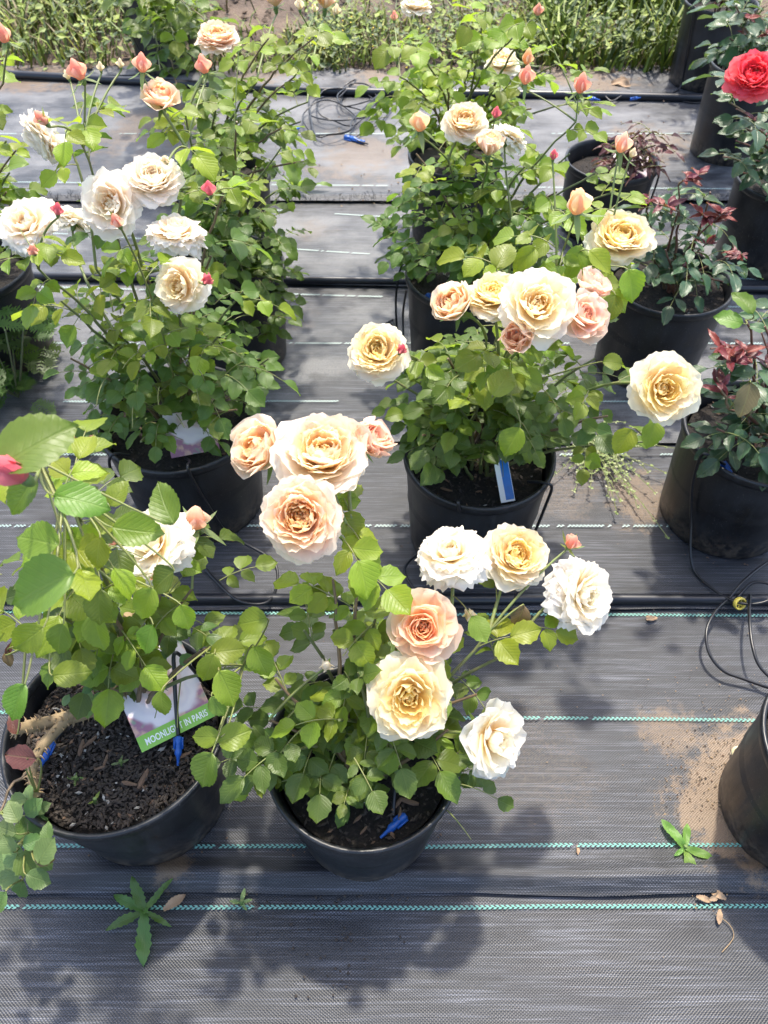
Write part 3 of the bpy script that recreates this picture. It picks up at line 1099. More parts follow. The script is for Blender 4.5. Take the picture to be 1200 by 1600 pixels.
def bud_mesh(ratio, seed):
    """pointed bud with spiral overlapping petals on a green cup"""
    m = MB()
    n = 14
    rows = []
    for i in range(10):
        t = i / 9
        r = .5 * math.sin(PI * (0.10 + .84 * t ** .85)) ** .8 * (1 - .22 * t)
        if i == 9:
            r = .04
        rows.append([V((r * (1 + .10 * math.cos(3 * (a + t * 1.6)) ** 3) * math.cos(a), r * (1 + .10 * math.cos(3 * (a + t * 1.6)) ** 3) * math.sin(a), t * ratio)) for a in [2 * PI * k / n for k in range(n)]])
    uvs = [[(k / n, .08 + .8 * i / 9) for k in range(n)] for i in range(10)]
    m.grid(rows, 0, closed=True, uvs=uvs)
    m.poly(rows[-1], 0)
    m.lathe([(.0, -.45), (.08, -.45), (.16, -.38), (.24, -.20), (.26, -.06), (.24, .08), (.0, .09)], 12, 1)
    return m.mesh('bud', [M['petal'], M['calyx']])


BUD = [bud_mesh(1.35, 0), bud_mesh(1.6, 1)]


def bud(bush, c, face, width, pal, sepals='down', label=None, wraps=3):
    rr = random.Random(int(c.x * 9999) + int(c.y * 777))
    z = V(face).normalized()
    y = z.cross(V((1, .2, .1))).normalized()
    x = y.cross(z)
    base = c - z * width * .6
    co_, ci = PAL[pal]
    Mx = Matrix(((x.x, y.x, z.x, base.x - bush.base.x), (x.y, y.y, z.y, base.y - bush.base.y), (x.z, y.z, z.z, base.z - bush.base.z), (0, 0, 0, 1))) @ Matrix.Scale(width, 4)
    cc = [co_[i] * .5 + ci[i] * .5 for i in range(3)]
    bo = ob('bud', BUD[0 if width > .03 else 1], bush.root, Mx, cc, label=label)
    for k in range(wraps):
        q = rr.uniform(.2, .7)
        cw = [co_[i] * q + ci[i] * (1 - q) for i in range(3)]
        Mp = Matrix.Rotation(k * 2.2 + rr.uniform(-.2, .2), 4, 'Z') @ Matrix.Translation((0, .22, 0.02)) @ Matrix.Rotation(math.radians(rr.uniform(74, 84)), 4, 'X') @ Matrix.Scale(rr.uniform(1.1, 1.3), 4)
        ob('petal', rr.choice(PET['wrap']), bo, Mp, cw)
    for k in range(5):
        el = {'down': rr.uniform(-55, 10), 'up': rr.uniform(70, 84), 'out': rr.uniform(-5, 35)}[sepals]
        Mp = Matrix.Rotation(k * 2 * PI / 5 + .5, 4, 'Z') @ Matrix.Translation((0, .24, -.02)) @ Matrix.Rotation(math.radians(el), 4, 'X') @ Matrix.Scale(rr.uniform(1.1, 1.6), 4)
        ob('sepal', rr.choice(SEPAL), bo, Mp, (0.17, 0.22, 0.09))
    return base - z * width * .42


CAMF = (0, -.64, .77)
UP = (0, 0, 1)


def flowers(bush, blooms, buds, **kw):
    for it in blooms:
        bush.avoid.append((it[0], it[1], it[2] * .46, F * it[3] / it[2]))
    for it in buds:
        bush.avoid.append((it[0], it[1] + it[2] * .1, it[2] * 1.0, F * it[3] / it[2]))
    for it in blooms:
        px, py, dpx, D, kind, pal, face = it[:7]
        lab = it[7] if len(it) > 7 else None
        c = at_d(px, py, F * D / dpx)
        e = bloom(bush, c, face, D * 0.50 * {'cup': 1.22, 'half': 1.40, 'spiral': 1.06}.get(kind, 1.0), kind, pal, lab)
        bush.stem_to(e, V(face).normalized(), start=it[8] if len(it) > 8 else None)
    for it in buds:
        px, py, wpx, W_, pal, sp, face = it[:7]
        c = at_d(px, py, F * W_ / wpx)
        e = bud(bush, c, face, W_ * 0.74, pal, sp, it[7] if len(it) > 7 else None)
        bush.stem_to(e, V(face).normalized(), r=0.0018, leaves=(py < 400 or len(it) > 8))


def near_leaf(bush, px, py, lpx, ang, Z, size=None, color=None, tilt=(0, 0, 0), me=None):
    """a leaf centred on a point of the view, lying roughly face-on, of length lpx"""
    L = lpx * Z / F * (.86 if Z < 1 else .93)
    a = math.radians(ang)
    ru, uu, fu = V((1, 0, 0)), V((0, SN, CS)), V((0, CS, -SN))
    d = ru * math.cos(a) + uu * math.sin(a)
    up = -fu + V((0, .1, .5)) + V(tilt)
    c = at_d(px, py, Z)
    start = c - d * L * .5
    bush.leaf(start, d + V((0, 0, -.1)), up, L, color or bush.rr.choice(MIDC), me or BIGLEAF)
    m = bush.stalk
    best = min(bush.tips, key=lambda t: (t - start).length)
    mid = start - d * L * .25
    if (best - start).length < .28:
        m.tube([q - bush.base for q in bez(start, mid, best, 5)], [.0009, .0011, .0012, .0014, .0016, .0018], 4, cap=False)


# ---- A: middle front rose
A = Bush(11, POTS['A']['soil'], 'rose bush in the middle front pot, its peach and cream blooms nearest of all', size=0.044)
A.avoid += [(618, 1250, 26, 9), (520, 1350, 62, 9), (610, 1360, 62, 9), (690, 1325, 52, 9), (450, 1330, 40, 9), (745, 1275, 48, 9), (720, 1375, 60, 9), (745, 1330, 50, 9), (640, 1285, 26, 9)]
A.grow([(430, 1060, .42), (475, 985, .48), (520, 905, .54), (590, 950, .50), (560, 1050, .47), (620, 1010, .47), (705, 955, .50), (765, 985, .46),
        (800, 1020, .42), (745, 1085, .42), (700, 1140, .36), (470, 1170, .37), (420, 1125, .38), (530, 1125, .42), (600, 1150, .38), (560, 870, .56)], t0=0.38, step=0.058)
near_leaf(A, 812, 965, 44, 250, 1.10, color=(.10, .06, .03), me=LEAF)
flowers(A, [
    (470, 808, 134, .104, 'full', 'peach', (-.08, -.58, .80), 'cupped peach rosette facing the camera'),
    (505, 708, 156, .130, 'full', 'cream', (.05, -.22, 1), 'wide cream bloom tilted up'),
    (410, 706, 98, .088, 'cup', 'peach', (-.50, -.45, .75)),
    (574, 692, 74, .064, 'half', 'pinkpeach', (.6, -.1, .75)),
    (660, 980, 104, .088, 'spiral', 'apricot', (-.05, -.55, .85), 'peach spiral bloom'),
    (640, 1090, 134, .112, 'open', 'yellow', (-.12, -.62, .75), 'cream yellow open bloom'),
    (776, 1155, 122, .108, 'loose', 'white', (.62, -.45, .60), 'white bloom turned away sideways'),
    (704, 862, 112, .099, 'rag', 'white', (-.15, .12, 1), 'flattened white bloom'),
    (808, 868, 106, .098, 'full', 'yellow', (.10, -.30, .95)),
    (916, 930, 118, .110, 'rag', 'white', (.55, -.42, .62), 'ragged white bloom leaning right')],
    [(893, 848, 24, .022, 'coral', 'out', (.25, 0, 1)), (734, 962, 22, .020, 'pale', 'up', (.1, -.1, 1)), (510, 1040, 22, .02, 'blush', 'up', (.1, -.3, 1))])
A.done([(7, POTS['A']['soil'] + V((-.11, .0, .07)), (.06, .07, .06), .2), (16, POTS['A']['soil'] + V((.0, -.035, .05)), (.11, .05, .05), .2, .034), (4, POTS['A']['soil'] + V((.10, -.04, .05)), (.05, .06, .05), .2), (26, POTS['A']['soil'] + V((-0.04, 0.03, 0.12)), (0.13, 0.1, 0.1), 0.3), (10, POTS['A']['soil'] + V((0.0, 0.09, 0.04)), (0.12, 0.05, 0.05), 0.1)])

# ---- D: front left rose with near leaves
D = Bush(12, POTS['D']['soil'], 'front left rose bush with big near leaves, thorny trunk and red buds', size=0.045)
D.grow([(40, 1010, .52), (90, 960, .58), (180, 990, .46), (250, 960, .48), (300, 920, .50), (330, 1010, .44), (380, 1040, .42), (130, 870, .66), (100, 760, .80), (60, 720, .88), (260, 880, .54)], t0=0.45, step=0.062)


Y0, Y1 = (0.110, 0.180, 0.026), (0.125, 0.19, 0.032)
for px, py, l, ang, Z, cc in (
        (58, 912, 138, 195, .66, Y0), (126, 780, 98, -8, .70, Y0), (52, 690, 150, 38, .62, Y1), (215, 828, 92, -6, .78, MIDC[2]), (254, 785, 88, 118, .76, Y0),
        (30, 775, 90, 230, .66, Y0), (150, 866, 62, 255, .78, MIDC[1]), (152, 950, 70, 262, .82, OLD[1]), (227, 945, 66, 250, .84, MIDC[0]), (228, 1000, 62, 245, .9, Y0),
        (110, 1052, 66, 8, .88, MIDC[1]), (22, 1098, 78, 240, .74, Y0), (358, 1076, 74, 300, .94, MIDC[1]), (326, 1046, 60, 250, .95, MIDC[0]), (356, 1016, 64, 8, .97, MIDC[1]),
        (392, 971, 56, 190, 1.0, MIDC[0]), (407, 1036, 60, -70, 1.0, MIDC[0]), (318, 1204, 66, 245, 1.0, Y0), (320, 1152, 54, 180, 1.02, MIDC[0]), (366, 1150, 58, 22, 1.02, MIDC[1]),
        (252, 1101, 46, 270, 1.02, MIDC[0]), (340, 1105, 42, 300, 1.02, OLD[1]), (185, 770, 56, 60, .78, MIDC[0]), (40, 1000, 80, 215, .74, MIDC[0]), (150, 990, 70, 275, .86, MIDC[2]),
        (250, 905, 60, 210, .84, OLD[0]), (290, 965, 50, 290, .9, MIDC[0]), (90, 1000, 62, 250, .8, OLD[1]), (55, 840, 90, 160, .72, MIDC[2])):
    near_leaf(D, px, py, l, ang, Z, color=cc, tilt=(D.rr.uniform(-.35, .35), D.rr.uniform(-.3, .3), 0))
D.shift = V((0, .05, 0))
D.avoid += [(262, 1120, 62, 9), (215, 1160, 45, 9), (300, 1090, 40, 9), (150, 1210, 95, 9), (250, 1220, 70, 9)]
flowers(D, [(235, 848, 122, .103, 'rag', 'white', (-.35, -.25, .85), 'white bloom half hidden behind leaves')],
        [(307, 812, 40, .036, 'pinkpeach', 'down', (.1, .1, 1)), (246, 902, 22, .018, 'coral', 'up', (.1, -.2, 1)), (176, 846, 17, .014, 'coral', 'up', (-.4, -.2, .8)),
         (20, 736, 54, .028, 'pink', 'up', (-.45, -.1, .85), 'large deep pink bud at the left edge')])
# gnarled thorny trunk pieces and the low branch that hangs over the rim
m = MB()
th = MB()


def gnarl(pts, rads):
    p = smooth_path(pts, 7)
    n = len(p)
    rs = []
    for i in range(n):
        f = i / (n - 1) * (len(rads) - 1)
        j = min(int(f), len(rads) - 2)
        rs.append((rads[j] + (rads[j + 1] - rads[j]) * (f - j)) * (1 + .22 * noise.noise(V((i * .7, rads[0] * 900, 0)))))
    m.tube([q - D.base for q in p], rs, 9)
    for i in range(n * 4):
        j = R.randrange(1, n - 1)
        a = R.uniform(0, 6.28)
        t = (p[j + 1] - p[j - 1]).normalized()
        e1 = t.cross(V((.2, .3, .9))).normalized()
        e2 = t.cross(e1)
        d = e1 * math.cos(a) + e2 * math.sin(a)
        q = p[j].lerp(p[j + 1], R.random()) - D.base + d * rs[j] * .9
        th.tube([q, q + d * .003, q + d * R.uniform(.005, .008) + t * .002], [.0022, .0011, .0002], 4, cap=False)


soilz = POTS['D']['soil'].z
gnarl([at_z(215, 1100, soilz - .01), at_z(190, 1075, .30), at_z(140, 1110, .305), at_z(70, 1130, .31), at_z(20, 1140, .34)], [.016, .014, .011, .010, .008])
gnarl([at_z(200, 1090, soilz - .01), at_z(190, 1030, .36), at_z(200, 960, .44)], [.014, .010, .006])
gnarl([at_z(120, 1110, .31), at_z(66, 1165, .31), at_z(50, 1205, .30), at_z(58, 1245, .28)], [.008, .008, .007, .005])
ob('trunk', m.mesh('trunk', M['gnarl']), D.root)
ob('thorns', th.mesh('thorns', M['thorn']), D.root, kind='stuff')
D.extra_fill = [(22, POTS['D']['soil'] + V((.04, .13, .20)), (.16, .08, .14), .4), (12, POTS['D']['soil'] + V((-.04, .08, .34)), (.14, .08, .14), .7)]
low = [at_z(58, 1240, .28), at_z(45, 1300, .25), at_z(20, 1345, .22), at_z(35, 1375, .20), at_z(0, 1270, .3)]
D.tips += low
for i, p in enumerate(low):
    D.cane(at_z(50, 1205, .30), p, .003, .0015, leaves=False)
for px, py, l, ang in ((20, 1268, 40, 120), (52, 1262, 36, 60), (62, 1290, 40, -50), (30, 1300, 38, 200), (70, 1330, 46, 60), (20, 1335, 44, 150), (42, 1350, 46, 300), (10, 1372, 50, 200),
                       (60, 1372, 44, -20), (72, 1300, 30, 80), (45, 1240, 30, 100), (8, 1295, 40, 170), (30, 1392, 40, 250), (2, 1345, 44, 220), (50, 1315, 34, 10), (25, 1250, 36, 170), (65, 1262, 28, 30), (38, 1280, 30, 250), (12, 1318, 34, 120), (70, 1352, 30, 330), (2, 1410, 40, 260)):
    near_leaf(D, px, py, l, ang + R.uniform(-20, 20), 1.08 + R.uniform(-.05, .05), color=R.choice([(0.11, .17, .05), (.09, .15, .045), (.14, .19, .07)]), tilt=(R.uniform(-.5, .5), R.uniform(-.5, .5), 0), me=LEAF)
for px, py, l, ang in ((72, 1180, 62, 10), (30, 1182, 60, 175), (75, 1200, 60, -25), (20, 1130, 40, 110), (15, 1012, 26, 60), (14, 1030, 30, 280), (70, 1345, 30, 5)):
    near_leaf(D, px, py, l, ang, 1.04, color=R.choice([(.14, .045, .03), (.12, .07, .03), (.10, .035, .028)]), tilt=(R.uniform(-.8, .8), R.uniform(-.5, .5), 0), me=GLEAF)
# small pale leaflets along the old trunk
for i in range(46):
    p = at_z(R.uniform(95, 290), R.uniform(990, 1110), R.uniform(.31, .40))
    D.leaf(p, V((R.uniform(-1, 1), R.uniform(-1, 1), R.uniform(-.2, .4))), V((R.uniform(-.5, .5), -.4, 1)), R.uniform(.014, .028), R.choice([(.09, .15, .06), (.07, .12, .045), (.13, .19, .06)]), LEAF)
D.done(D.extra_fill)

# ---- B: second left rose
B = Bush(13, POTS['B']['soil'], 'large rose bush of the second left pot, many blush white blooms and pink buds', size=0.043)
B.avoid += [(296, 688, 30, 9)]
B.grow([(95, 470, .60), (150, 420, .62), (225, 430, .62), (330, 400, .62), (380, 455, .52), (345, 520, .50), (420, 560, .42), (280, 520, .52), (180, 520, .52), (110, 560, .50), (170, 620, .42),
        (240, 600, .44), (320, 620, .42), (370, 640, .40), (220, 690, .36), (60, 420, .66), (350, 300, .72), (130, 230, .82), (290, 230, .80)], t0=0.38, step=0.070)
flowers(B, [
    (170, 318, 100, .104, 'open', 'blush', (-.1, -.75, .6), 'pale pink bloom with golden center'),
    (240, 277, 92, .096, 'full', 'blush', (.1, -.3, .95)),
    (275, 358, 86, .090, 'rag', 'blush', (.1, .1, 1)),
    (278, 446, 88, .090, 'open', 'pale', (-.3, -.7, .6), 'fading bloom with browned center'),
    (40, 348, 98, .102, 'rag', 'blush', (-.15, -.45, .85)),
    (62, 220, 82, .092, 'rag', 'white', (-.6, -.5, -.15), 'drooping white bloom'),
    (118, 338, 66, .085, 'rag', 'white', (.2, .6, .6)),
    (252, 155, 58, .062, 'cup', 'apricot', (.1, -.25, .95))],
    [(122, 112, 27, .027, 'coral', 'down', (-.25, 0, 1)), (222, 101, 25, .026, 'coral', 'down', (.15, 0, 1)), (318, 103, 24, .028, 'coral', 'down', (-.1, 0, 1)), (183, 346, 22, .019, 'coral', 'up', (-.1, -.3, 1)),
     (90, 328, 18, .017, 'pink', 'up', (.3, 0, 1)), (327, 296, 20, .020, 'pink', 'out', (0, 0, 1)), (52, 391, 18, .016, 'coral', 'up', (.2, -.4, 1)), (323, 437, 19, .019, 'pink', 'up', (.5, -.3, .8)),
     (66, 186, 22, .02, 'coral', 'up', (-.3, -.3, .8)), (105, 118, 12, .013, 'pale', 'up', (-.2, 0, 1)), (157, 105, 12, .013, 'pale', 'up', (.1, 0, 1)), (188, 100, 12, .013, 'pale', 'up', (.1, 0, 1)), (258, 250, 14, .014, 'pale', 'up', (0, -.5, .8))])
B.done([(66, POTS['B']['soil'] + V((0, 0.02, 0.12)), (0.17, 0.14, 0.11), 0.25), (44, POTS['B']['soil'] + V((0, -0.02, 0.24)), (0.2, 0.14, 0.08), 0.5)])

# ---- C: second middle rose
C = Bush(14, POTS['C']['soil'], 'rose bush above the blue tag, dense cream bloom cluster and lone side blooms', size=0.044)
C.avoid += [(806, 748, 34, 9), (745, 760, 45, 9)]
C.grow([(610, 590, .46), (680, 580, .50), (660, 680, .38), (720, 640, .44), (700, 560, .52), (780, 580, .54), (850, 590, .50), (830, 660, .42), (900, 620, .46), (950, 650, .42), (1010, 690, .40),
        (930, 560, .50), (780, 690, .36), (690, 720, .33), (870, 420, .66), (800, 410, .68), (940, 430, .62), (760, 530, .56), (640, 640, .40)], t0=0.40, step=0.066)
flowers(C, [
    (590, 548, 92, .094, 'full', 'yellow', (-.1, -.5, .85), 'single cream bloom set apart at left'),
    (710, 478, 76, .077, 'cup', 'peach', (-.45, -.35, .8)),
    (772, 460, 90, .090, 'full', 'yellow', (-.1, -.1, 1)),
    (842, 475, 122, .116, 'open', 'pale', (.05, -.55, .8), 'wide pale cream bloom in the cluster'),
    (914, 494, 74, .072, 'spiral', 'pinkpeach', (.3, -.5, .8)),
    (810, 527, 56, .054, 'half', 'apricot', (-.3, -.6, .6)),
    (922, 450, 60, .062, 'cup', 'pinkpeach', (.45, 0, .9)),
    (1040, 608, 110, .112, 'open', 'yellow', (.02, -.70, .65), 'cream yellow bloom set apart at right'),
    (970, 370, 104, .116, 'full', 'yellow', (.05, -.35, .95), 'cream yellow bloom above the red tipped plant')],
    [(903, 316, 42, .042, 'peach', 'down', (0, 0, 1)), (627, 546, 17, .017, 'pink', 'up', (.3, -.2, 1)), (865, 243, 14, .015, 'pink', 'up', (0, 0, 1)), (972, 226, 27, .030, 'pinkpeach', 'down', (.1, 0, 1)), (988, 240, 13, .014, 'pale', 'up', (.2, 0, 1))])
for px, py, l, ang, Z in ((785, 395, 56, 70, 1.28), (820, 405, 52, 230, 1.3), (900, 410, 58, 250, 1.28), (940, 408, 56, -40, 1.27), (990, 445, 54, -70, 1.27), (955, 480, 44, 250, 1.28), (785, 595, 60, 60, 1.2), (800, 690, 54, 240, 1.3), (960, 565, 40, 0, 1.3), (1020, 680, 48, 260, 1.32), (975, 690, 48, 240, 1.32)):
    near_leaf(C, px, py, l, ang, Z, color=C.rr.choice(MIDC + YOUNG), tilt=(C.rr.uniform(-.3, .3), C.rr.uniform(-.3, .3), 0))
C.done([(62, POTS['C']['soil'] + V((0.02, 0.03, 0.13)), (0.17, 0.12, 0.1), 0.25), (34, POTS['C']['soil'] + V((0.03, 0.02, 0.22)), (0.18, 0.12, 0.06), 0.5)])

# ---- E and F: third and fourth middle roses
E = Bush(15, POTS['E']['soil'], 'third rose bush of the middle column, cream blooms and coral buds above', size=0.044)
E.grow([(650, 240, .56), (700, 250, .58), (760, 270, .58), (820, 260, .58), (870, 300, .54), (680, 320, .46), (740, 340, .48), (800, 340, .48), (850, 370, .44), (700, 390, .36), (660, 290, .48), (890, 240, .60),
        (780, 400, .38), (900, 190, .66), (930, 270, .56), (960, 300, .52)], t0=0.34, step=0.068)
flowers(E, [
    (727, 188, 70, .098, 'full', 'cream', (.1, -.45, .85)),
    (764, 232, 48, .064, 'half', 'peach', (0, -.1, 1)),
    (797, 207, 62, .09, 'rag', 'white', (.3, .3, .8))],
    [(656, 191, 30, .042, 'peach', 'down', (-.1, 0, 1)), (775, 177, 15, .020, 'pink', 'up', (.1, 0, 1)), (908, 133, 26, .036, 'coral', 'down', (.05, 0, 1)), (822, 120, 24, .034, 'coral', 'down', (.1, 0, 1))])
E.done([(90, POTS['E']['soil'] + V((0, 0, 0.16)), (0.19, 0.14, 0.15), 0.3)])
Fb = Bush(16, POTS['F']['soil'], 'farthest rose bush of the middle column, tall yellow green shoots against grass', size=0.050, pal=(MIDC, MIDC, YOUNG))
Fb.grow([(625, 120, .62), (660, 150, .58), (700, 110, .66), (750, 60, .76), (800, 60, .78), (640, 70, .72), (830, 170, .54), (870, 100, .68), (720, 170, .52), (780, 150, .56), (660, 220, .42), (840, 30, .80), (760, 10, .84), (900, 160, .52)], t0=0.34, step=0.085)
flowers(Fb, [(786, 95, 54, .092, 'full', 'pale', (0, -.2, 1)), (650, 6, 46, .09, 'full', 'pale', (0, -.1, 1))],
        [(824, 91, 20, .032, 'apricot', 'down', (.1, 0, 1)), (841, 17, 15, .026, 'coral', 'up', (0, 0, 1)), (616, 26, 12, .020, 'coral', 'up', (0, 0, 1))])
Fb.done([(50, POTS['F']['soil'] + V((0, 0, 0.2)), (0.24, 0.14, 0.18), 0.6)])

# ---- G, G2, H: dark green left back roses
G = Bush(17, POTS['G']['soil'], 'dark leaved rose bush of the third left pot with one peach rose on top', size=0.044, pal=(OLD, OLD, MIDC))
G.grow([(430, 300, .50), (400, 260, .56), (350, 230, .62), (420, 370, .42), (380, 330, .48), (310, 250, .58), (390, 420, .38), (440, 440, .34), (400, 480, .30), (330, 330, .48), (370, 190, .70), (290, 180, .70), (440, 230, .60), (380, 390, .40), (415, 340, .44)], t0=0.30, step=0.064)
flowers(G, [(340, 58, 66, .088, 'full', 'peach', (.1, -.15, 1), 'peach rose at the top left')], [(372, 70, 10, .016, 'pale', 'up', (0, 0, 1))])
G.done([(60, POTS['G']['soil'] + V((0.03, -0.02, 0.12)), (0.17, 0.15, 0.16), 0.1), (26, POTS['G']['soil'] + V((0.06, -0.12, 0)), (0.13, 0.06, 0.1), 0.1)])
G2 = Bush(18, POTS['G2']['soil'], 'tall stemmed rose bush at the upper aisle edge, peach blooms cut by the top', size=0.046, pal=(OLD, MIDC, YOUNG))
G2.grow([(480, 160, .56), (490, 250, .40), (440, 200, .52), (460, 120, .64), (400, 130, .60), (380, 200, .50), (490, 60, .74), (420, 60, .72), (340, 150, .58), (470, 190, .5)], t0=0.36, step=0.075)
flowers(G2, [(430, 0, 40, .07, 'half', 'apricot', (0, 0, 1)), (508, 3, 40, .07, 'half', 'apricot', (.1, 0, 1))], [(468, 8, 14, .02, 'pale', 'up', (0, 0, 1)), (526, 16, 13, .02, 'pale', 'up', (.1, 0, 1)), (492, 14, 10, .016, 'pale', 'up', (.1, 0, 1))])
G2.done([(40, POTS['G2']['soil'] + V((0.05, 0, 0.16)), (0.18, 0.13, 0.16), 0.2)])
Hb = Bush(19, POTS['H']['soil'], 'dark green bushy rose in the tall top left pot against the grass', size=0.058, pal=(OLD, OLD, MIDC))
Hb.grow([(230, 20, .60), (270, 60, .50), (300, 20, .60), (250, 110, .40), (280, 150, .34), (330, 40, .56), (215, -20, .66), (240, 60, .5), (300, 90, .44), (270, -30, .7), (320, 130, .36), (190, -10, .6), (350, 90, .46)], t0=0.25, step=0.085)
Hb.done([(60, POTS['H']['soil'] + V((0.1, -0.05, 0.1)), (0.24, 0.16, 0.24), 0.1)])

# ---- J: rose cut by the left edge
J = Bush(20, POTS['J']['soil'], 'rose bush cut by the left edge, only outer leaves and one coral bud visible', size=0.046)
J.grow([(10, 220, .62), (15, 270, .56), (25, 235, .60), (5, 130, .78), (10, 300, .5), (-30, 250, .62), (-60, 300, .5), (-40, 180, .7)], t0=0.45, step=0.066)
flowers(J, [], [(4, 54, 26, .03, 'coral', 'down', (-.1, 0, 1))])
J.done([(24, POTS['J']['soil'] + V((0.08, 0, 0.16)), (0.14, 0.12, 0.12), 0.3)])

# ---- right side: red tipped plants
RED3 = (DARK, DARK, REDC)


def redplant(key, potk, label, tips, redtips, size=0.05, cap=200):
    P = Bush(key, POTS[potk]['soil'], label, GLEAF, (DARK, DARK, DARK), size, cap, stemc=(.12, .04, .03))
    P.grow(tips, t0=0.28, step=0.058)
    for px, py, z in redtips:
        c = at_z(px, py, z)
        best = min(P.tips, key=lambda t: (t - c).length)
        pts = P.cane(best if (best - c).length < .2 and best.z < c.z else P.base, c, .0028, .0015, leaves=False)
        for i in range(11):
            t = P.rr.uniform(.35, 1)
            q = pts[int(t * (len(pts) - 1))]
            a = P.rr.uniform(0, 6.28)
            P.leaf(q, V((math.cos(a), math.sin(a), P.rr.uniform(-.1, .7))), V((P.rr.uniform(-.5, .5), -.4, 1)), P.rr.uniform(.022, .046), P.rr.choice(REDC), SLIM)
    return P


L = redplant(21, 'L', 'rose plant with glossy dark leaves and deep red shoots, behind the right cream bloom',
             [(1010, 330, .46), (1060, 330, .48), (1110, 350, .44), (1140, 400, .38), (1040, 390, .38), (1090, 420, .36), (1000, 380, .38), (1130, 440, .32), (1070, 440, .32), (1060, 290, .52), (1020, 420, .34), (1110, 300, .5)],
             [(1030, 320, .50), (1105, 270, .56), (1140, 330, .48), (1090, 330, .46), (1160, 400, .40), (1120, 370, .42), (1015, 300, .5)], size=.052)
L.done([(14, POTS['L']['soil'] + V((0, 0, 0.1)), (0.13, 0.12, 0.09), 0.2)])
K = redplant(22, 'K', 'rose plant with claret young shoots and bronze leaf at the right edge',
             [(1140, 640, .40), (1190, 600, .44), (1160, 560, .46), (1200, 680, .36), (1120, 670, .36), (1180, 700, .34), (1220, 560, .46), (1165, 500, .52), (1195, 510, .52), (1250, 640, .4)],
             [(1150, 540, .50), (1120, 590, .46), (1190, 520, .52), (1140, 570, .48), (1175, 560, .48), (1110, 545, .5), (1200, 490, .5)], size=.056)
near_leaf(K, 1168, 625, 60, 260, 1.36, color=(.085, .065, .03), me=GLEAF)
near_leaf(K, 1165, 470, 50, 120, 1.33, color=Y0, me=LEAF)
near_leaf(K, 1140, 498, 48, 160, 1.33, color=Y0, me=LEAF)
K.done([(14, POTS['K']['soil'] + V((0, 0, 0.1)), (0.13, 0.12, 0.09), 0.2)])
N = Bush(23, POTS['N']['soil'], 'small burgundy leaved rose in the pot beside the far pipe', SLIM, (BURG, BURG, DARK), .046, 200, stemc=(.12, .04, .03))
N.grow([(1000, 215, .36), (1030, 225, .34), (1010, 250, .30), (1040, 260, .28), (1020, 205, .38), (990, 240, .30), (1000, 205, .38)], t0=.15, step=.024)
N.done()
O = redplant(24, 'O', 'rose plant at right edge bearing the large coral red rose', [(1150, 220, .44), (1140, 160, .56), (1180, 250, .40), (1150, 190, .50), (1190, 200, .48), (1160, 270, .36), (1200, 150, .56), (1130, 245, .42), (1240, 230, .45)],
             [(1150, 170, .56), (1165, 200, .52)], size=.06)
flowers(O, [(1178, 116, 80, .118, 'full', 'red', (-.25, -.55, .75), 'coral red rose')], [])
O.done([(14, POTS['O']['soil'] + V((0, 0, 0.1)), (0.13, 0.12, 0.09), 0.2)])
Q = redplant(25, 'Q', 'dark leaved rose with maroon leaves above the red rose', [(1160, 40, .52), (1190, 30, .54), (1140, 60, .48), (1180, 70, .46), (1150, 10, .6), (1210, 60, .5)], [(1175, 30, .56), (1190, 50, .52), (1160, 50, .5)], size=.075)
Q.done([(14, POTS['Q']['soil'] + V((0, 0, 0.1)), (0.13, 0.12, 0.09), 0.2)])
Rb = redplant(26, 'R', 'plant in the farthest right pot with maroon shoots at the top edge', [(1120, -10, .40), (1140, -20, .42), (1160, -30, .46), (1120, -40, .5)], [(1130, -8, .40), (1150, -10, .42)], size=.06, cap=80)
Rb.done()

# ------------------------------------------------------------------ tags
def plant_tag(corner, xdir, ydir, wd, ht, mats, label, text=None, band=None):
    x = V(xdir).normalized()
    y = V(ydir)
    y = (y - x * y.dot(x)).normalized()
    z = x.cross(y)
    Mx = Matrix(((x.x, y.x, z.x, corner.x), (x.y, y.y, z.y, corner.y), (x.z, y.z, z.z, corner.z), (0, 0, 0, 1)))
    m = MB()
    m.box(Matrix.Translation((wd / 2, ht / 2, 0)), wd, ht, .0008)
    o = ob('plant_tag', m.mesh('plant_tag', mats, smooth=False), M=Mx)
    tag(o, label, 'plant tag', 'plant tags')
    if band:
        for (x0, y0, x1, y1, mat) in band:
            m = MB()
            m.box(Matrix.Translation(((x0 + x1) / 2, (y0 + y1) / 2, .0007)), x1 - x0, y1 - y0, .0006)
            ob('colour_band', m.mesh('colour_band', mat, smooth=False), o)
    if text:
        cu = bpy.data.curves.new('lettering', 'FONT')
        cu.body = text
        cu.size = .0148
        cu.space_character = 1.02
        cu.offset = .0003
        cu.extrude = .0001
        to = bpy.data.objects.new('tmp', cu)
        col.objects.link(to)
        dg = bpy.context.evaluated_depsgraph_get()
        me = bpy.data.meshes.new_from_object(to.evaluated_get(dg))
        bpy.data.objects.remove(to)
        me.materials.clear()
        me.materials.append(M['white_print'])
        xs = [v.co.x for v in me.vertices]
        k = (wd * .84) / (max(xs) - min(xs))
        ob('lettering', me, o, Matrix.Translation((wd * .09 - min(xs) * k, .0065, .0012)) @ Matrix.Diagonal((k, 1.0, 1, 1)))
    return o


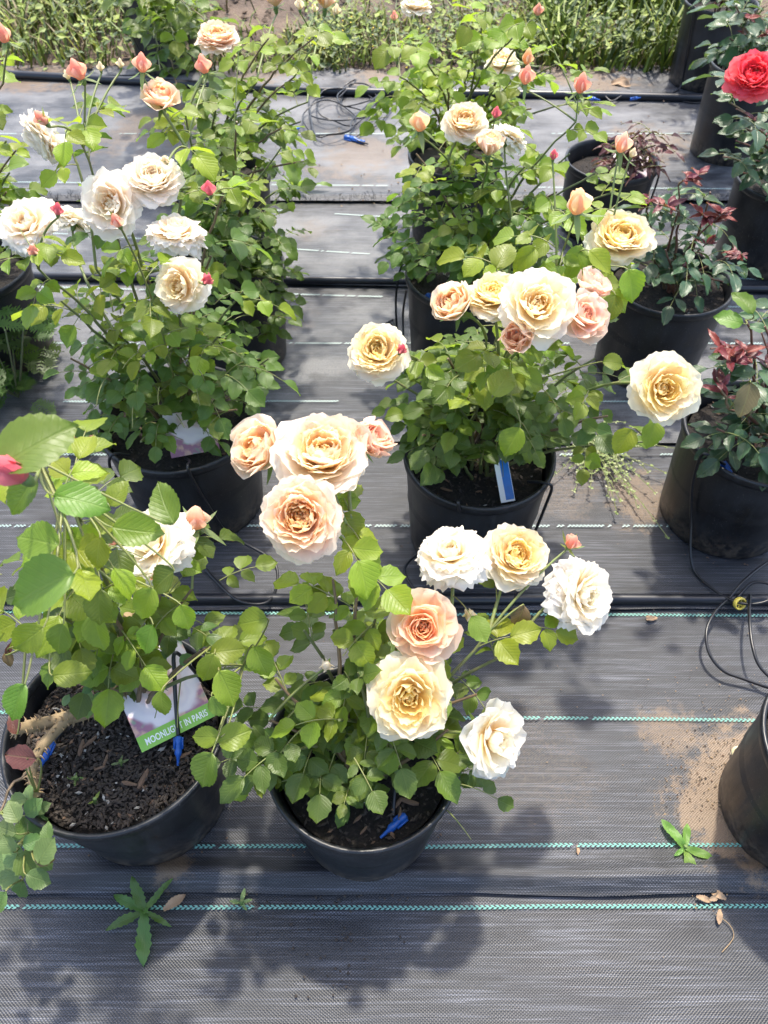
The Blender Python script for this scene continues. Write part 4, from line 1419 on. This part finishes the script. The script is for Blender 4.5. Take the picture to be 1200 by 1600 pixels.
bl, br, tl = at_z(222, 1176, .262), at_z(336, 1119, .262), at_z(190, 1075, .302)
plant_tag(bl, br - bl, tl - bl, (br - bl).length, .145, M['print'], 'rose photo tag with green band reading MOONLIGHT IN PARIS in the front left pot',
          'MOONLIGHT IN PARIS', [(0, 0, (br - bl).length, .024, M['green_print'])])
bl, br, tl = at_z(268, 716, .26), at_z(332, 704, .26), at_z(252, 664, .31)
plant_tag(bl, br - bl, tl - bl, .10, .09, M['print'], 'pale rose photo tag showing between leaves in the second left pot')
bl, br, tl = at_z(783, 786, .235), at_z(806, 782, .238), at_z(826, 722, .285)
plant_tag(bl, br - bl, tl - bl, .029, .088, M['white_print'], 'narrow white and blue tag stuck in soil of the second middle pot', None, [(.011, .004, .028, .086, M['blue_print'])])
bl, br, tl = at_z(955, 275, .215), at_z(1008, 280, .215), at_z(952, 238, .25)
plant_tag(bl, br - bl, tl - bl, .11, .09, M['purple_print'], 'dark purple photo tag in the pot of the small burgundy plant')

# ------------------------------------------------------------------ drip tubes and fittings
TUBE = 0.0032


def dtube(pts, label, r=TUBE):
    return pipe('drip_tube', pts, r, M['tube'], label, 'drip tube', 6, 8, 'thin black drip tubes')


G0 = .016
dtube([POTS['B']['soil'] + V((.02, -.09, .0)), wall('B', -72, .275, -.03), wall('B', -74, .292, .002), wall('B', -72, .24, .006), wall('B', -66, .14, .008), wall('B', -58, .05, .02), at_z(425, 875, G0), at_z(432, 915, G0), at_z(415, 942, .036), at_z(372, 938, .036), at_z(335, 905, G0), at_z(322, 890, G0)],
      'black drip tube over the front rim of the second left pot, running to the pipe')
dtube([wall('B', -128, .27, -.03), wall('B', -130, .293, .0), wall('B', -132, .26, .014), wall('B', -130, .22, .012), wall('B', -126, .19, .006)], 'short black drip tube loop at left of the second left pot')
dtube([wall('C', -35, .26, -.04), wall('C', -40, .292, -.005), wall('C', -38, .285, .012), wall('C', -36, .22, .012), wall('C', -40, .10, .014), at_z(838, 850, G0), at_z(820, 905, G0), at_z(805, 935, .034)], 'black drip tube over the right rim of the second middle pot')
dtube([wall('C', -112, .25, -.035), wall('C', -110, .293, 0), wall('C', -108, .27, .005)], 'black tube end hooked on the front rim of second middle pot')
dtube([wall('C', -105, .12, .006), wall('C', -120, .08, .012), wall('C', -138, .07, .012), at_z(632, 890, G0), at_z(650, 925, G0), at_z(672, 942, .034)], 'black tube circling the foot of the second middle pot')
dtube([wall('K', -140, .26, -.035), wall('K', -148, .293, 0), wall('K', -152, .282, .012), wall('K', -150, .20, .012), wall('K', -140, .10, .012), at_z(1082, 885, .02), at_z(1120, 925, .026), at_z(1160, 943, .038), at_z(1200, 938, .05), at_z(1205, 915, .06), at_z(1178, 910, .055), at_z(1160, 925, .04), at_z(1150, 938, .034)],
      'black drip tube running down the right pot to the yellow fitting')
dtube([at_z(1135, 938, .034), at_z(1118, 955, .05), at_z(1104, 985, .05), at_z(1108, 1020, .04), at_z(1130, 1048, .03), at_z(1165, 1062, .025), at_z(1230, 1085, .02)], 'black drip tube curving out below the yellow fitting')
dtube([at_z(1172, 930, .036), at_z(1171, 965, .06), at_z(1176, 1010, .06), at_z(1190, 1045, .05), at_z(1230, 1080, .04)], 'black drip tube dropping straight from the coil at right edge')
dtube([at_z(1140, 935, .034), at_z(1160, 910, .05), at_z(1190, 885, .05), at_z(1230, 860, .05)], 'black drip tube rising right from the coil to the edge')
dtube([wall('E', 168, .26, -.03), wall('E', 172, .292, 0), wall('E', 176, .27, .016), wall('E', 182, .20, .03), wall('E', 186, .10, .035), at_z(616, 500, G0), at_z(604, 505, G0)], 'black drip tube over the left rim of the third middle pot')
dtube([wall('E', 200, .26, .01), wall('E', 192, .18, .016), wall('E', 200, .10, .03), at_z(612, 505, G0), at_z(600, 512, G0)], 'second thin tube curling beside the third middle pot')
rt = random.Random(5)
for k, (cx, cy, rx, ry, lab) in enumerate(((512, 185, 40, 26, 'lower loop of the tangled drip tubes above the middle aisle'), (535, 165, 50, 28, 'wide loop of the tangled drip tubes beside blue connectors'), (560, 150, 30, 22, 'upper loop of the tangled drip tubes near the far pipe'))):
    pts = []
    for i in range(13):
        a = i / 12 * 2 * PI * 1.35 + k * 1.2
        pts.append(at_z(cx + rx * math.cos(a) * rt.uniform(.8, 1.15), cy + ry * math.sin(a) * rt.uniform(.8, 1.15), .018 + .03 * rt.random()))
    dtube([at_z(600, 140 + 5 * k, .03)] + pts + [at_z(cx - 30, 152, .03)], lab)
dtube([at_z(575, 225, .016), at_z(555, 215, .02), at_z(590, 195, .02), at_z(612, 170, .018)], 'thin tube leading to the blue connectors in the aisle')
dtube([at_z(925, 150, .02), at_z(940, 145, .03), at_z(955, 158, .02), at_z(975, 148, .03), at_z(990, 152, .02)], 'small curled drip tube on sandy cloth before the grass')
dtube([wall('R', 200, .30, -.02), wall('R', 205, .325, 0), wall('R', 210, .30, .006), wall('R', 215, .15, .006), wall('R', 220, .02, .008), at_z(1045, 150, .012), at_z(1075, 160, .012), at_z(1100, 160, .012)], 'black drip tube down the far right pot by the grass')
dtube([wall('Q', 210, .26, -.03), wall('Q', 205, .35, -.015), wall('Q', 195, .36, -.02), wall('Q', 190, .28, -.03)], 'thin tube standing inside the tall right pot rim')
dtube([wall('H', 222, .32, -.01), wall('H', 225, .335, .004), wall('H', 228, .18, .01), wall('H', 236, .03, .012), at_z(165, 118, .014)], 'black drip tube down the tall top left pot')
dtube([wall('N', -40, .22, -.02), wall('N', -35, .252, .002), wall('N', -32, .20, .012), wall('N', -36, .05, .016), at_z(1015, 345, G0)], 'black drip tube down the right of the small burgundy pot')
dtube([wall('A', 60, .27, -.02), POTS['A']['soil'] + V((.05, -.02, .03)), POTS['A']['soil'] + V((.045, -.085, .008))], 'black drip tube inside the middle front pot beside a blue stake')
dtube([wall('D', 30, .26, -.02), at_z(276, 1020, .36), at_z(273, 1060, .335), at_z(275, 1105, .30), at_z(279, 1152, .265)], 'black drip tube hanging over the photo tag in the front left pot')
dtube([at_z(115, 1120, .26), at_z(95, 1145, .25), at_z(78, 1165, .25)], 'black tube end under the thorny trunk in front left pot')
dtube([at_z(300, 992, .33), at_z(325, 1030, .315), at_z(345, 1072, .30)], 'shiny thin rod crossing behind leaves at right of the front left pot', .0025)


def stake(p, d, label, s=1.0):
    m = MB()
    z = V(d).normalized()
    p = V(p)
    prof = [(.0035, 0), (.0055, .002), (.0055, .010), (.0045, .012), (.0045, .020), (.0058, .022), (.0058, .027), (.003, .032), (.0018, .045)]
    y = z.cross(V((1, .3, .2))).normalized()
    x = y.cross(z)
    rows = [[p + (x * math.cos(a) + y * math.sin(a)) * r * s + z * h * s for a in [2 * PI * k / 10 for k in range(10)]] for r, h in prof]
    m.grid(rows, closed=True)
    m.poly(list(reversed(rows[0])))
    m.poly(rows[-1])
    for sg in (-1, 1):
        m.box(frame(p + x * sg * .0062 * s + z * .011 * s, z, y), .003 * s, .018 * s, .002 * s)
    tag(ob('drip_stake', m.mesh('drip_stake', M['blue'])), label, 'drip stake', 'blue drip stakes')


stake(at_z(279, 1150, .270), (0, -.75, -.55), 'blue drip stake below the green band of the photo tag', 1.0)
stake(at_z(82, 1158, .262), (-.3, -.9, -.3), 'blue drip stake under the thorny trunk at far left', 1.0)
stake(POTS['A']['soil'] + V((.064, -.085, .010)), (-.75, -.6, -.15), 'blue drip stake on dark soil in the middle front pot', 1.1)
stake(at_z(668, 458, .262), (.3, -.6, -.6), 'blue drip stake in the third middle pot')
stake(at_z(1128, 722, .255), (.5, -.6, -.4), 'blue drip stake in the right pot of the claret shoots')
stake(at_z(538, 214, .016), (1, -.5, -.02), 'long blue connector lying in the aisle', 1.8)
stake(at_z(570, 222, .016), (-1, .35, -.02), 'blue connector crossing the long one in the aisle', 1.2)
stake(at_z(985, 155, .03), (1, .45, -.05), 'blue connector on sandy cloth right of the curled tube', 1.2)
stake(at_z(918, 152, .03), (1, -.3, -.1), 'blue connector on sandy cloth left of the curled tube', 1.2)
stake(at_z(455, 206, .02), (.6, .7, 0), 'blue connector half hidden by leaves beside the aisle', 1.3)
stake(at_z(640, 160, .03), (.2, .9, 0), 'blue connector by the far pipe behind green shoots', 1.3)
stake(at_z(992, 420, .28), (.5, -.6, -.3), 'blue drip stake in the pot of the red tipped plant', 1.0)


def wheel(p, n, r, mat, label, name):
    """spoked round fitting"""
    m = MB()
    z = V(n).normalized()
    y = z.cross(V((1, .1, .2))).normalized()
    x = y.cross(z)
    p = V(p)

    def ring(prof):
        m.grid([[p + (x * math.cos(a) + y * math.sin(a)) * q * r + z * h * r for a in [2 * PI * k / 18 for k in range(18)]] for q, h in prof], closed=True)
    ring([(1, -.35), (1.05, -.1), (1.0, .3), (.8, .32), (.74, .1), (.74, -.35)])
    ring([(.0, .1), (.22, .3), (.28, .1), (.28, -.3)])
    for k in range(6):
        a = k * PI / 3
        d = x * math.cos(a) + y * math.sin(a)
        m.tube([p + d * r * .2 + z * r * .05, p + d * r * .8 + z * r * .05], r * .09, 5)
    tag(ob(name, m.mesh(name, mat)), label, 'fitting')


wheel(at_z(1154, 1177, .022), (-.2, -.6, .8), .0125, M['cream_plastic'], 'cream spoked plastic fitting lying beside the lower right pot', 'pipe_fitting')
wheel(at_z(1156, 943, .034), (.2, -.8, .5), .0135, M['yellow_plastic'], 'yellow fitting clipped on the pipe under the tube coil', 'pipe_fitting')

# ------------------------------------------------------------------ weeds
def blade(name, mat, lobes, wr, seed):
    rr = random.Random(seed)
    m = MB()
    rows, uvs = [], []
    n = 14
    for i in range(n + 1):
        t = i / n
        wd = wr * (math.sin(PI * min(1, .08 + t * .92)) ** .7) * (.6 + .4 * t)
        lo = lobes * rr.uniform(.25, 1.25)
        wd *= 1 + lo * (1 if i % 2 else -1) * (1 if 0 < i < n else 0)
        if i == n:
            wd = .003
        rows.append([(u * wd, t - (lobes * .10 if (i % 2 and abs(u) == 1) else 0), .10 * abs(u) * wd * 4 - .25 * t * t + .05 * math.sin(t * 9 + seed + u)) for u in (-1, -.4, 0, .4, 1)])
        uvs.append([(.5 + u * .5, t) for u in (-1, -.4, 0, .4, 1)])
    m.grid(rows, uvs=uvs)
    return m.mesh('leaf', mat)


LOBED = [blade('leaf', M['leaf'], .17, (.20, .12, .15)[s], s) for s in range(3)]
SPAT = [blade('leaf', M['leaf'], .06, .20, s + 5) for s in range(3)]


def weed(px, py, label, leaves, meshes, colors, z=.012, name='weed'):
    p = at_z(px, py, z)
    e = empty(name, p)
    tag(e, label, 'weed', 'weeds on the cloth')
    m = MB()
    m.tube([(0, 0, -.006), (0, 0, .004), (.001, .002, .012)], [.003, .004, .003], 6)
    ob('crown', m.mesh('crown', M['calyx']), e)
    for i, (dx, dy, L_, lift) in enumerate(leaves):
        ob('leaf', meshes[i % len(meshes)], e, frame((0, 0, .006), (dx, dy, lift), (dx * -.3, dy * -.3 - .1, 1), L_), R.choice(colors))
    return e


weed(228, 1425, 'jagged leaved weed sprouting at the cloth fold below the front left pot', [(-.45, .8, .058, .8), (.75, .9, .060, .5), (-1, -.5, .064, .25), (.14, -1, .078, .10), (1, -.5, .050, .15), (-1, .42, .066, .10), (.3, -.2, .03, 1.2)], LOBED, [(.085, .15, .04), (.10, .17, .045)])
weed(1068, 1327, 'pale five leaved sprout beside the lower right pot', [(-.65, 1, .055, .35), (.3, .9, .042, .35), (1, -.35, .048, .15), (.05, -1, .058, .15), (-.8, -.5, .024, .2)], SPAT, [(.17, .27, .06), (.14, .24, .05)])
weed(378, 1412, 'tiny weed seedling at the fold under the middle front pot', [(.2, 1, .022, .5), (.9, .2, .018, .3), (-1, .1, .02, .3), (.5, -.6, .016, .3)], SPAT, [(.17, .24, .10)])
weed(462, 300, 'upright yellow green weed growing at the torn cloth edge', [(-.3, .6, .16, 1.6), (1, .1, .13, .35), (-.8, .1, .10, .5), (.2, .8, .12, 1.8), (.4, -.3, .09, .8), (-.2, -.5, .08, .9)], LOBED, [(.17, .22, .04), (.14, .19, .045)])
weed(540, 1250, 'small round leaved weed in the middle front pot', [(-.8, .4, .035, .3), (.6, .9, .04, .5), (.1, -1, .035, .2), (-.4, -.8, .03, .2), (-.7, 1, .045, .6), (.9, -.1, .035, .4), (.2, 1, .05, .7)], SPAT, [(.06, .12, .03), (.075, .14, .035)], z=POTS['A']['soil'].z + .004)
weed(120, 1220, 'tiny paired seedling on the soil of the front left pot', [(-1, .2, .014, .3), (1, .1, .014, .3), (0, 1, .01, .5), (.2, -1, .012, .4)], SPAT, [(.14, .2, .06)], z=POTS['D']['soil'].z + .004)
weed(190, 1195, 'pale seedling at the centre of the front left pot soil', [(-1, -.2, .014, .3), (.9, .4, .013, .3), (.1, 1, .012, .5)], SPAT, [(.2, .24, .11)], z=POTS['D']['soil'].z + .004)
weed(150, 1254, 'bright green seedling close to the front left pot rim', [(.3, .8, .015, .4), (-.6, -.4, .01, .4)], SPAT, [(.2, .28, .05)], z=POTS['D']['soil'].z + .004)

# trailing chickweed in the aisle: countless tiny leaves on threads
m = MB()
rw = random.Random(4)
root = at_z(925, 705, .012)
for i in range(60):
    d = V((rw.gauss(.02, .07), rw.gauss(-.055, .085), 0))
    e_ = root + d
    e_.z = .014 + rw.uniform(0, .03)
    pts = bez(root + V((rw.gauss(0, .02), rw.gauss(.01, .02), .01)), root + d * .5 + V((rw.gauss(0, .02), rw.gauss(0, .02), .035)), e_, 7)
    m.tube(pts, .0011, 3, 1, cap=False)
    for q in pts[1:]:
        for k in range(3):
            a = rw.uniform(0, 6.28)
            s = rw.uniform(.005, .010)
            Mx = frame(q, (math.cos(a), math.sin(a), rw.uniform(-.2, .5)), (rw.uniform(-.6, .6), rw.uniform(-.6, .3), 1), s)
            m.poly([Mx @ V(p_) for p_ in ((0, 0, 0), (.35, .5, .08), (0, 1, 0), (-.35, .5, .08))], rw.choice((0, 0, 2)))
tag(ob('weed', m.mesh('weed', [plain('chickweed_leaf', (.16, .21, .06), .6), plain('chickweed_stem', (.20, .22, .09), .6), plain('chickweed_pale', (.26, .28, .14), .6)], smooth=False)), 'trailing light green weed mat beside the second middle pot', 'weed', 'weeds on the cloth')

# feathery ragweed at the left edge
e = empty('weed', at_z(20, 640, .01))
tag(e, 'dark feathery weed at the left edge beside the second left pot', 'weed', 'weeds on the cloth')


def fern(seed):
    rr = random.Random(seed)
    m = MB()
    m.tube([(0, 0, 0), (0, .5, .03), (0, 1, -.03)], [.012, .009, .003], 4)
    for i in range(1, 9):
        t = i / 9
        for sg in (-1, 1):
            L_ = .42 * math.sin(PI * (.18 + .75 * t)) * rr.uniform(.8, 1.1)
            b0 = V((0, t * .95, .03 - .06 * t * t))
            d = V((sg * .85, .55, rr.uniform(-.15, .1))).normalized()
            n_ = V((-d.y, d.x, 0))
            tip = b0 + d * L_
            m.poly([b0 - n_ * .02, b0 + d * L_ * .5 - n_ * .045, tip, b0 + d * L_ * .5 + n_ * .045, b0 + n_ * .02])
            for k in (.35, .6, .8):
                for s2 in (-1, 1):
                    q = b0 + d * L_ * k
                    f = (d * .7 + n_ * s2).normalized()
                    g_ = V((-f.y, f.x, 0))
                    m.poly([q - g_ * .012, q + f * L_ * .22 - g_ * .022, q + f * L_ * .42, q + f * L_ * .22 + g_ * .022, q + g_ * .012])
    return m.mesh('frond', M['leaf'], smooth=False)


FERN = [fern(s) for s in range(3)]
for i in range(44):
    a = R.uniform(0, 6.28)
    p = V((R.uniform(-.13, .09), R.uniform(-.10, .22), R.uniform(.02, .20)))
    ob('frond', R.choice(FERN), e, frame(p, (math.cos(a), math.sin(a), R.uniform(-.2, .5)), (R.uniform(-.4, .4), -.4, 1), R.uniform(.07, .12)), R.choice([(.05, .095, .02), (.065, .115, .02), (.04, .075, .018)]))
for i in range(7):
    m = MB()
    q = V((R.uniform(-.11, .08), R.uniform(-.06, .18), 0))
    m.tube(bez(V((0, .05, 0)), q * .6 + V((0, 0, .1)), q + V((0, 0, R.uniform(.15, .24))), 6), .002, 4)
    ob('stem', m.mesh('stem', M['stem']), e, color=(.09, .12, .05))
# little red leaved sprig next to it
rs = Bush(33, at_z(118, 705, .012), 'tiny red leaved sprig on the cloth left of the second left pot', LEAF, (BURG, BURG, MIDC), .024, 30, name='weed', cat='weed', group='weeds on the cloth')
for k in range(5):
    rs.compound(rs.base + V((R.uniform(-.02, .02), R.uniform(-.03, .03), .03)), V((R.uniform(-1, 1), R.uniform(-1, 1), .5)), 5, .022, .5, color=(.20, .06, .035) if k < 2 else (.10, .15, .05))
rs.done()

# ------------------------------------------------------------------ debris on the cloth
m = MB()
rd = random.Random(9)


def lump(p, s, mi):
    Mx = frame(p, (rd.uniform(-1, 1), rd.uniform(-1, 1), .1), (rd.uniform(-.4, .4), rd.uniform(-.4, .4), 1), s)
    b0 = len(m.v)
    m.v += [tuple(Mx @ V(q)) for q in ((0, 1.2, 0), (0, -1, 0), (.9, .1, 0), (-.8, 0, 0), (.1, .1, .6), (0, 0, -.4))]
    for f in ((0, 2, 4), (2, 1, 4), (1, 3, 4), (3, 0, 4), (2, 0, 5), (1, 2, 5), (3, 1, 5), (0, 3, 5)):
        m.f.append(tuple(b0 + q_ for q_ in f))
        m.m.append(mi)


for i in range(60):                                   # soil crumbs in front of the middle pot
    lump(at_z(rd.gauss(520, 45), rd.gauss(1465, 55), .009), rd.uniform(.001, .0035), 0)
for i in range(40):
    lump(at_z(rd.uniform(380, 640), rd.gauss(1405, 8), .012), rd.uniform(.001, .0032), 0)
for i in range(900):                                  # grit around the lower right pot
    lump(at_z(rd.gauss(1110, 50), rd.gauss(1220, 75), .0105), rd.uniform(.0005, .0026) * rd.uniform(.5, 1), rd.choice((0, 1, 2, 3, 3, 3)))
for i in range(120):
    lump(at_z(rd.uniform(330, 1200), rd.uniform(700, 1380), .011), rd.uniform(.0008, .002), rd.choice((0, 1, 2)))
for i in range(160):
    a = rd.uniform(-PI, 0)
    k = rd.choice('DABCK')
    lump(wall(k, math.degrees(a), .012, rd.uniform(.004, .03)), rd.uniform(.001, .003), rd.choice((0, 1, 1)))
for i in range(260):
    lump(at_z(rd.uniform(420, 1060), rd.uniform(104, 330), .016), rd.uniform(.001, .005), rd.choice((1, 2, 1)))
ob('soil_crumbs', m.mesh('soil_crumbs', [M['crumb'], M['bark'], M['thorn'], plain('sand_grains', (.20, .145, .095), .95, 200, .4)], smooth=False), kind='stuff')

DRYL = [blade('leaf', M['dry'], .12, .24, 60 + s) for s in range(2)]


def dry(px, py, L_, ang, label, z=.014):
    a = math.radians(ang)
    o = ob('dry_leaf', DRYL[R.randrange(2)], M=frame(at_z(px, py, z), (math.cos(a), math.sin(a), .12), (R.uniform(-.6, .6), R.uniform(-.8, -.2), 1), L_))
    tag(o, label, 'dry leaf', 'dry leaves on the cloth')


dry(255, 1422, .04, 35, 'curled pinkish dry leaf touching the jagged weed', .014)
dry(1088, 1400, .025, -20, 'pinkish dry petal at fold under the lower right pot, left end of the litter')
dry(1108, 1406, .03, 20, 'brown dry leaf at the fold under the lower right pot, middle of the litter')
dry(1135, 1405, .03, 150, 'tan dry leaf at the fold, right end of the litter')
dry(1125, 1420, .024, 250, 'small dry leaf fallen over the teal thread below the litter')
dry(903, 1335, .016, 80, 'small dry scrap on cloth left of the pale sprout')
dry(1010, 968, .026, 10, 'brown dry leaf beside the thick pipe, right of white bloom')
dry(1024, 967, .02, 160, 'smaller brown dry leaf touching the one beside the thick pipe')
dry(955, 130, .10, 10, 'large tan dry leaf on sandy cloth before the grass')
dry(985, 135, .09, 140, 'second large tan dry leaf right on the sandy cloth')
pipe('root_thread', [at_z(1118, 1428, .009), at_z(1140, 1445, .01), at_z(1146, 1465, .009), at_z(1128, 1488, .009)], .0008, M['thorn'], 'pale dry root thread on cloth under the litter', 'root thread', 4)

# ------------------------------------------------------------------ grass and weeds behind
def grass(name, n, area, hmin, hmax, mats, lean=.5, wide=.004, seed=1):
    rr = random.Random(seed)
    m = MB()
    k = 0
    while k < n:
        x, y = area(rr)
        if noise.noise(V((x * 2.3, y * 2.3, seed))) < -0.22:
            if rr.random() < .8:
                continue
        k += 1
        h = rr.uniform(hmin, hmax) * (0.7 + .5 * noise.noise(V((x * 1.7, y * 1.7, 5))))
        a = rr.uniform(0, 6.28)
        d = V((math.cos(a), math.sin(a), 0))
        s = V((-d.y, d.x, 0)) * wide * rr.uniform(.6, 1.6)
        p = V((x, y, 0))
        q = p + d * h * lean * .35 + V((0, 0, h * .6))
        t = p + d * h * lean * rr.uniform(.7, 1.2) + V((0, 0, h * rr.uniform(.75, 1)))
        mi = rr.randrange(len(mats))
        m.poly([p - s, p + s, q + s * .8, q - s * .8], mi)
        m.poly([q - s * .8, q + s * .8, t], mi)
    return ob(name, m.mesh(name, mats, smooth=False), kind='stuff')


gm = [M['grass'], plain('grass_green', (.045, .075, .014), .6, 3, .4), plain('grass_lime', (.155, .20, .010), .6, 3, .3), plain('grass_olive', (.085, .125, .010), .6, 3, .4), plain('grass_yellow', (.20, .21, .012), .6, 3, .3), M['grass_dry']]
grass('grass', 2600, lambda r: (r.uniform(-2.6, -1.0), r.uniform(3.85, 5.6)), .06, .30, gm, .9, .005, 1)
grass('grass', 2600, lambda r: (r.uniform(-.35, 1.75), r.triangular(3.78, 4.7, 3.95)), .03, .22, gm, .8, .0035, 2)
grass('grass', 900, lambda r: (r.uniform(-1.0, -.2), r.uniform(3.8, 4.3)), .04, .13, gm, .8, .004, 3)
grass('grass', 2400, lambda r: (r.uniform(.75, 1.75), r.uniform(3.8, 5.6)), .10, .42, gm[:3], .6, .006, 4)
grass('grass', 350, lambda r: (r.uniform(-2.5, 2.5), r.uniform(4.4, 6.5)), .05, .20, gm, .8, .005, 6)
m = MB()
rf = random.Random(12)
for i in range(3600):                                 # small leaves of the ground weeds, and their yellow flowers
    x, y = (rf.uniform(-.4, 1.75), rf.triangular(3.76, 4.7, 3.95)) if i % 3 else (rf.uniform(-2.4, -.9), rf.uniform(3.8, 5.0))
    s = rf.uniform(.012, .045) if i % 3 else rf.uniform(.015, .05)
    a = rf.uniform(0, 6.28)
    fl = rf.random() < .06 and i % 3
    Mx = frame((x, y, rf.uniform(.01, .15)), (math.cos(a), math.sin(a), rf.uniform(0, .6)), (rf.uniform(-.6, .6), rf.uniform(-.9, .2), 1), .010 if fl else s)
    m.poly([Mx @ V(q) for q in ((0, 0, 0), (.32, .45, .06), (0, 1, -.05), (-.32, .45, .06))], 3 if fl else rf.randrange(3))
ob('ground_weeds', m.mesh('ground_weeds', gm[:3] + [M['flower_dot']], smooth=False), kind='stuff')
m = MB()
for i in range(900):                                  # clods on the bare strip
    lump(V((rd.uniform(-1.6, 2.0), rd.uniform(3.8, 5.8), rd.uniform(-.01, .02))), rd.uniform(.006, .03) , 0)
ob('soil_clods', m.mesh('soil_clods', M['ground'], smooth=False), kind='stuff')
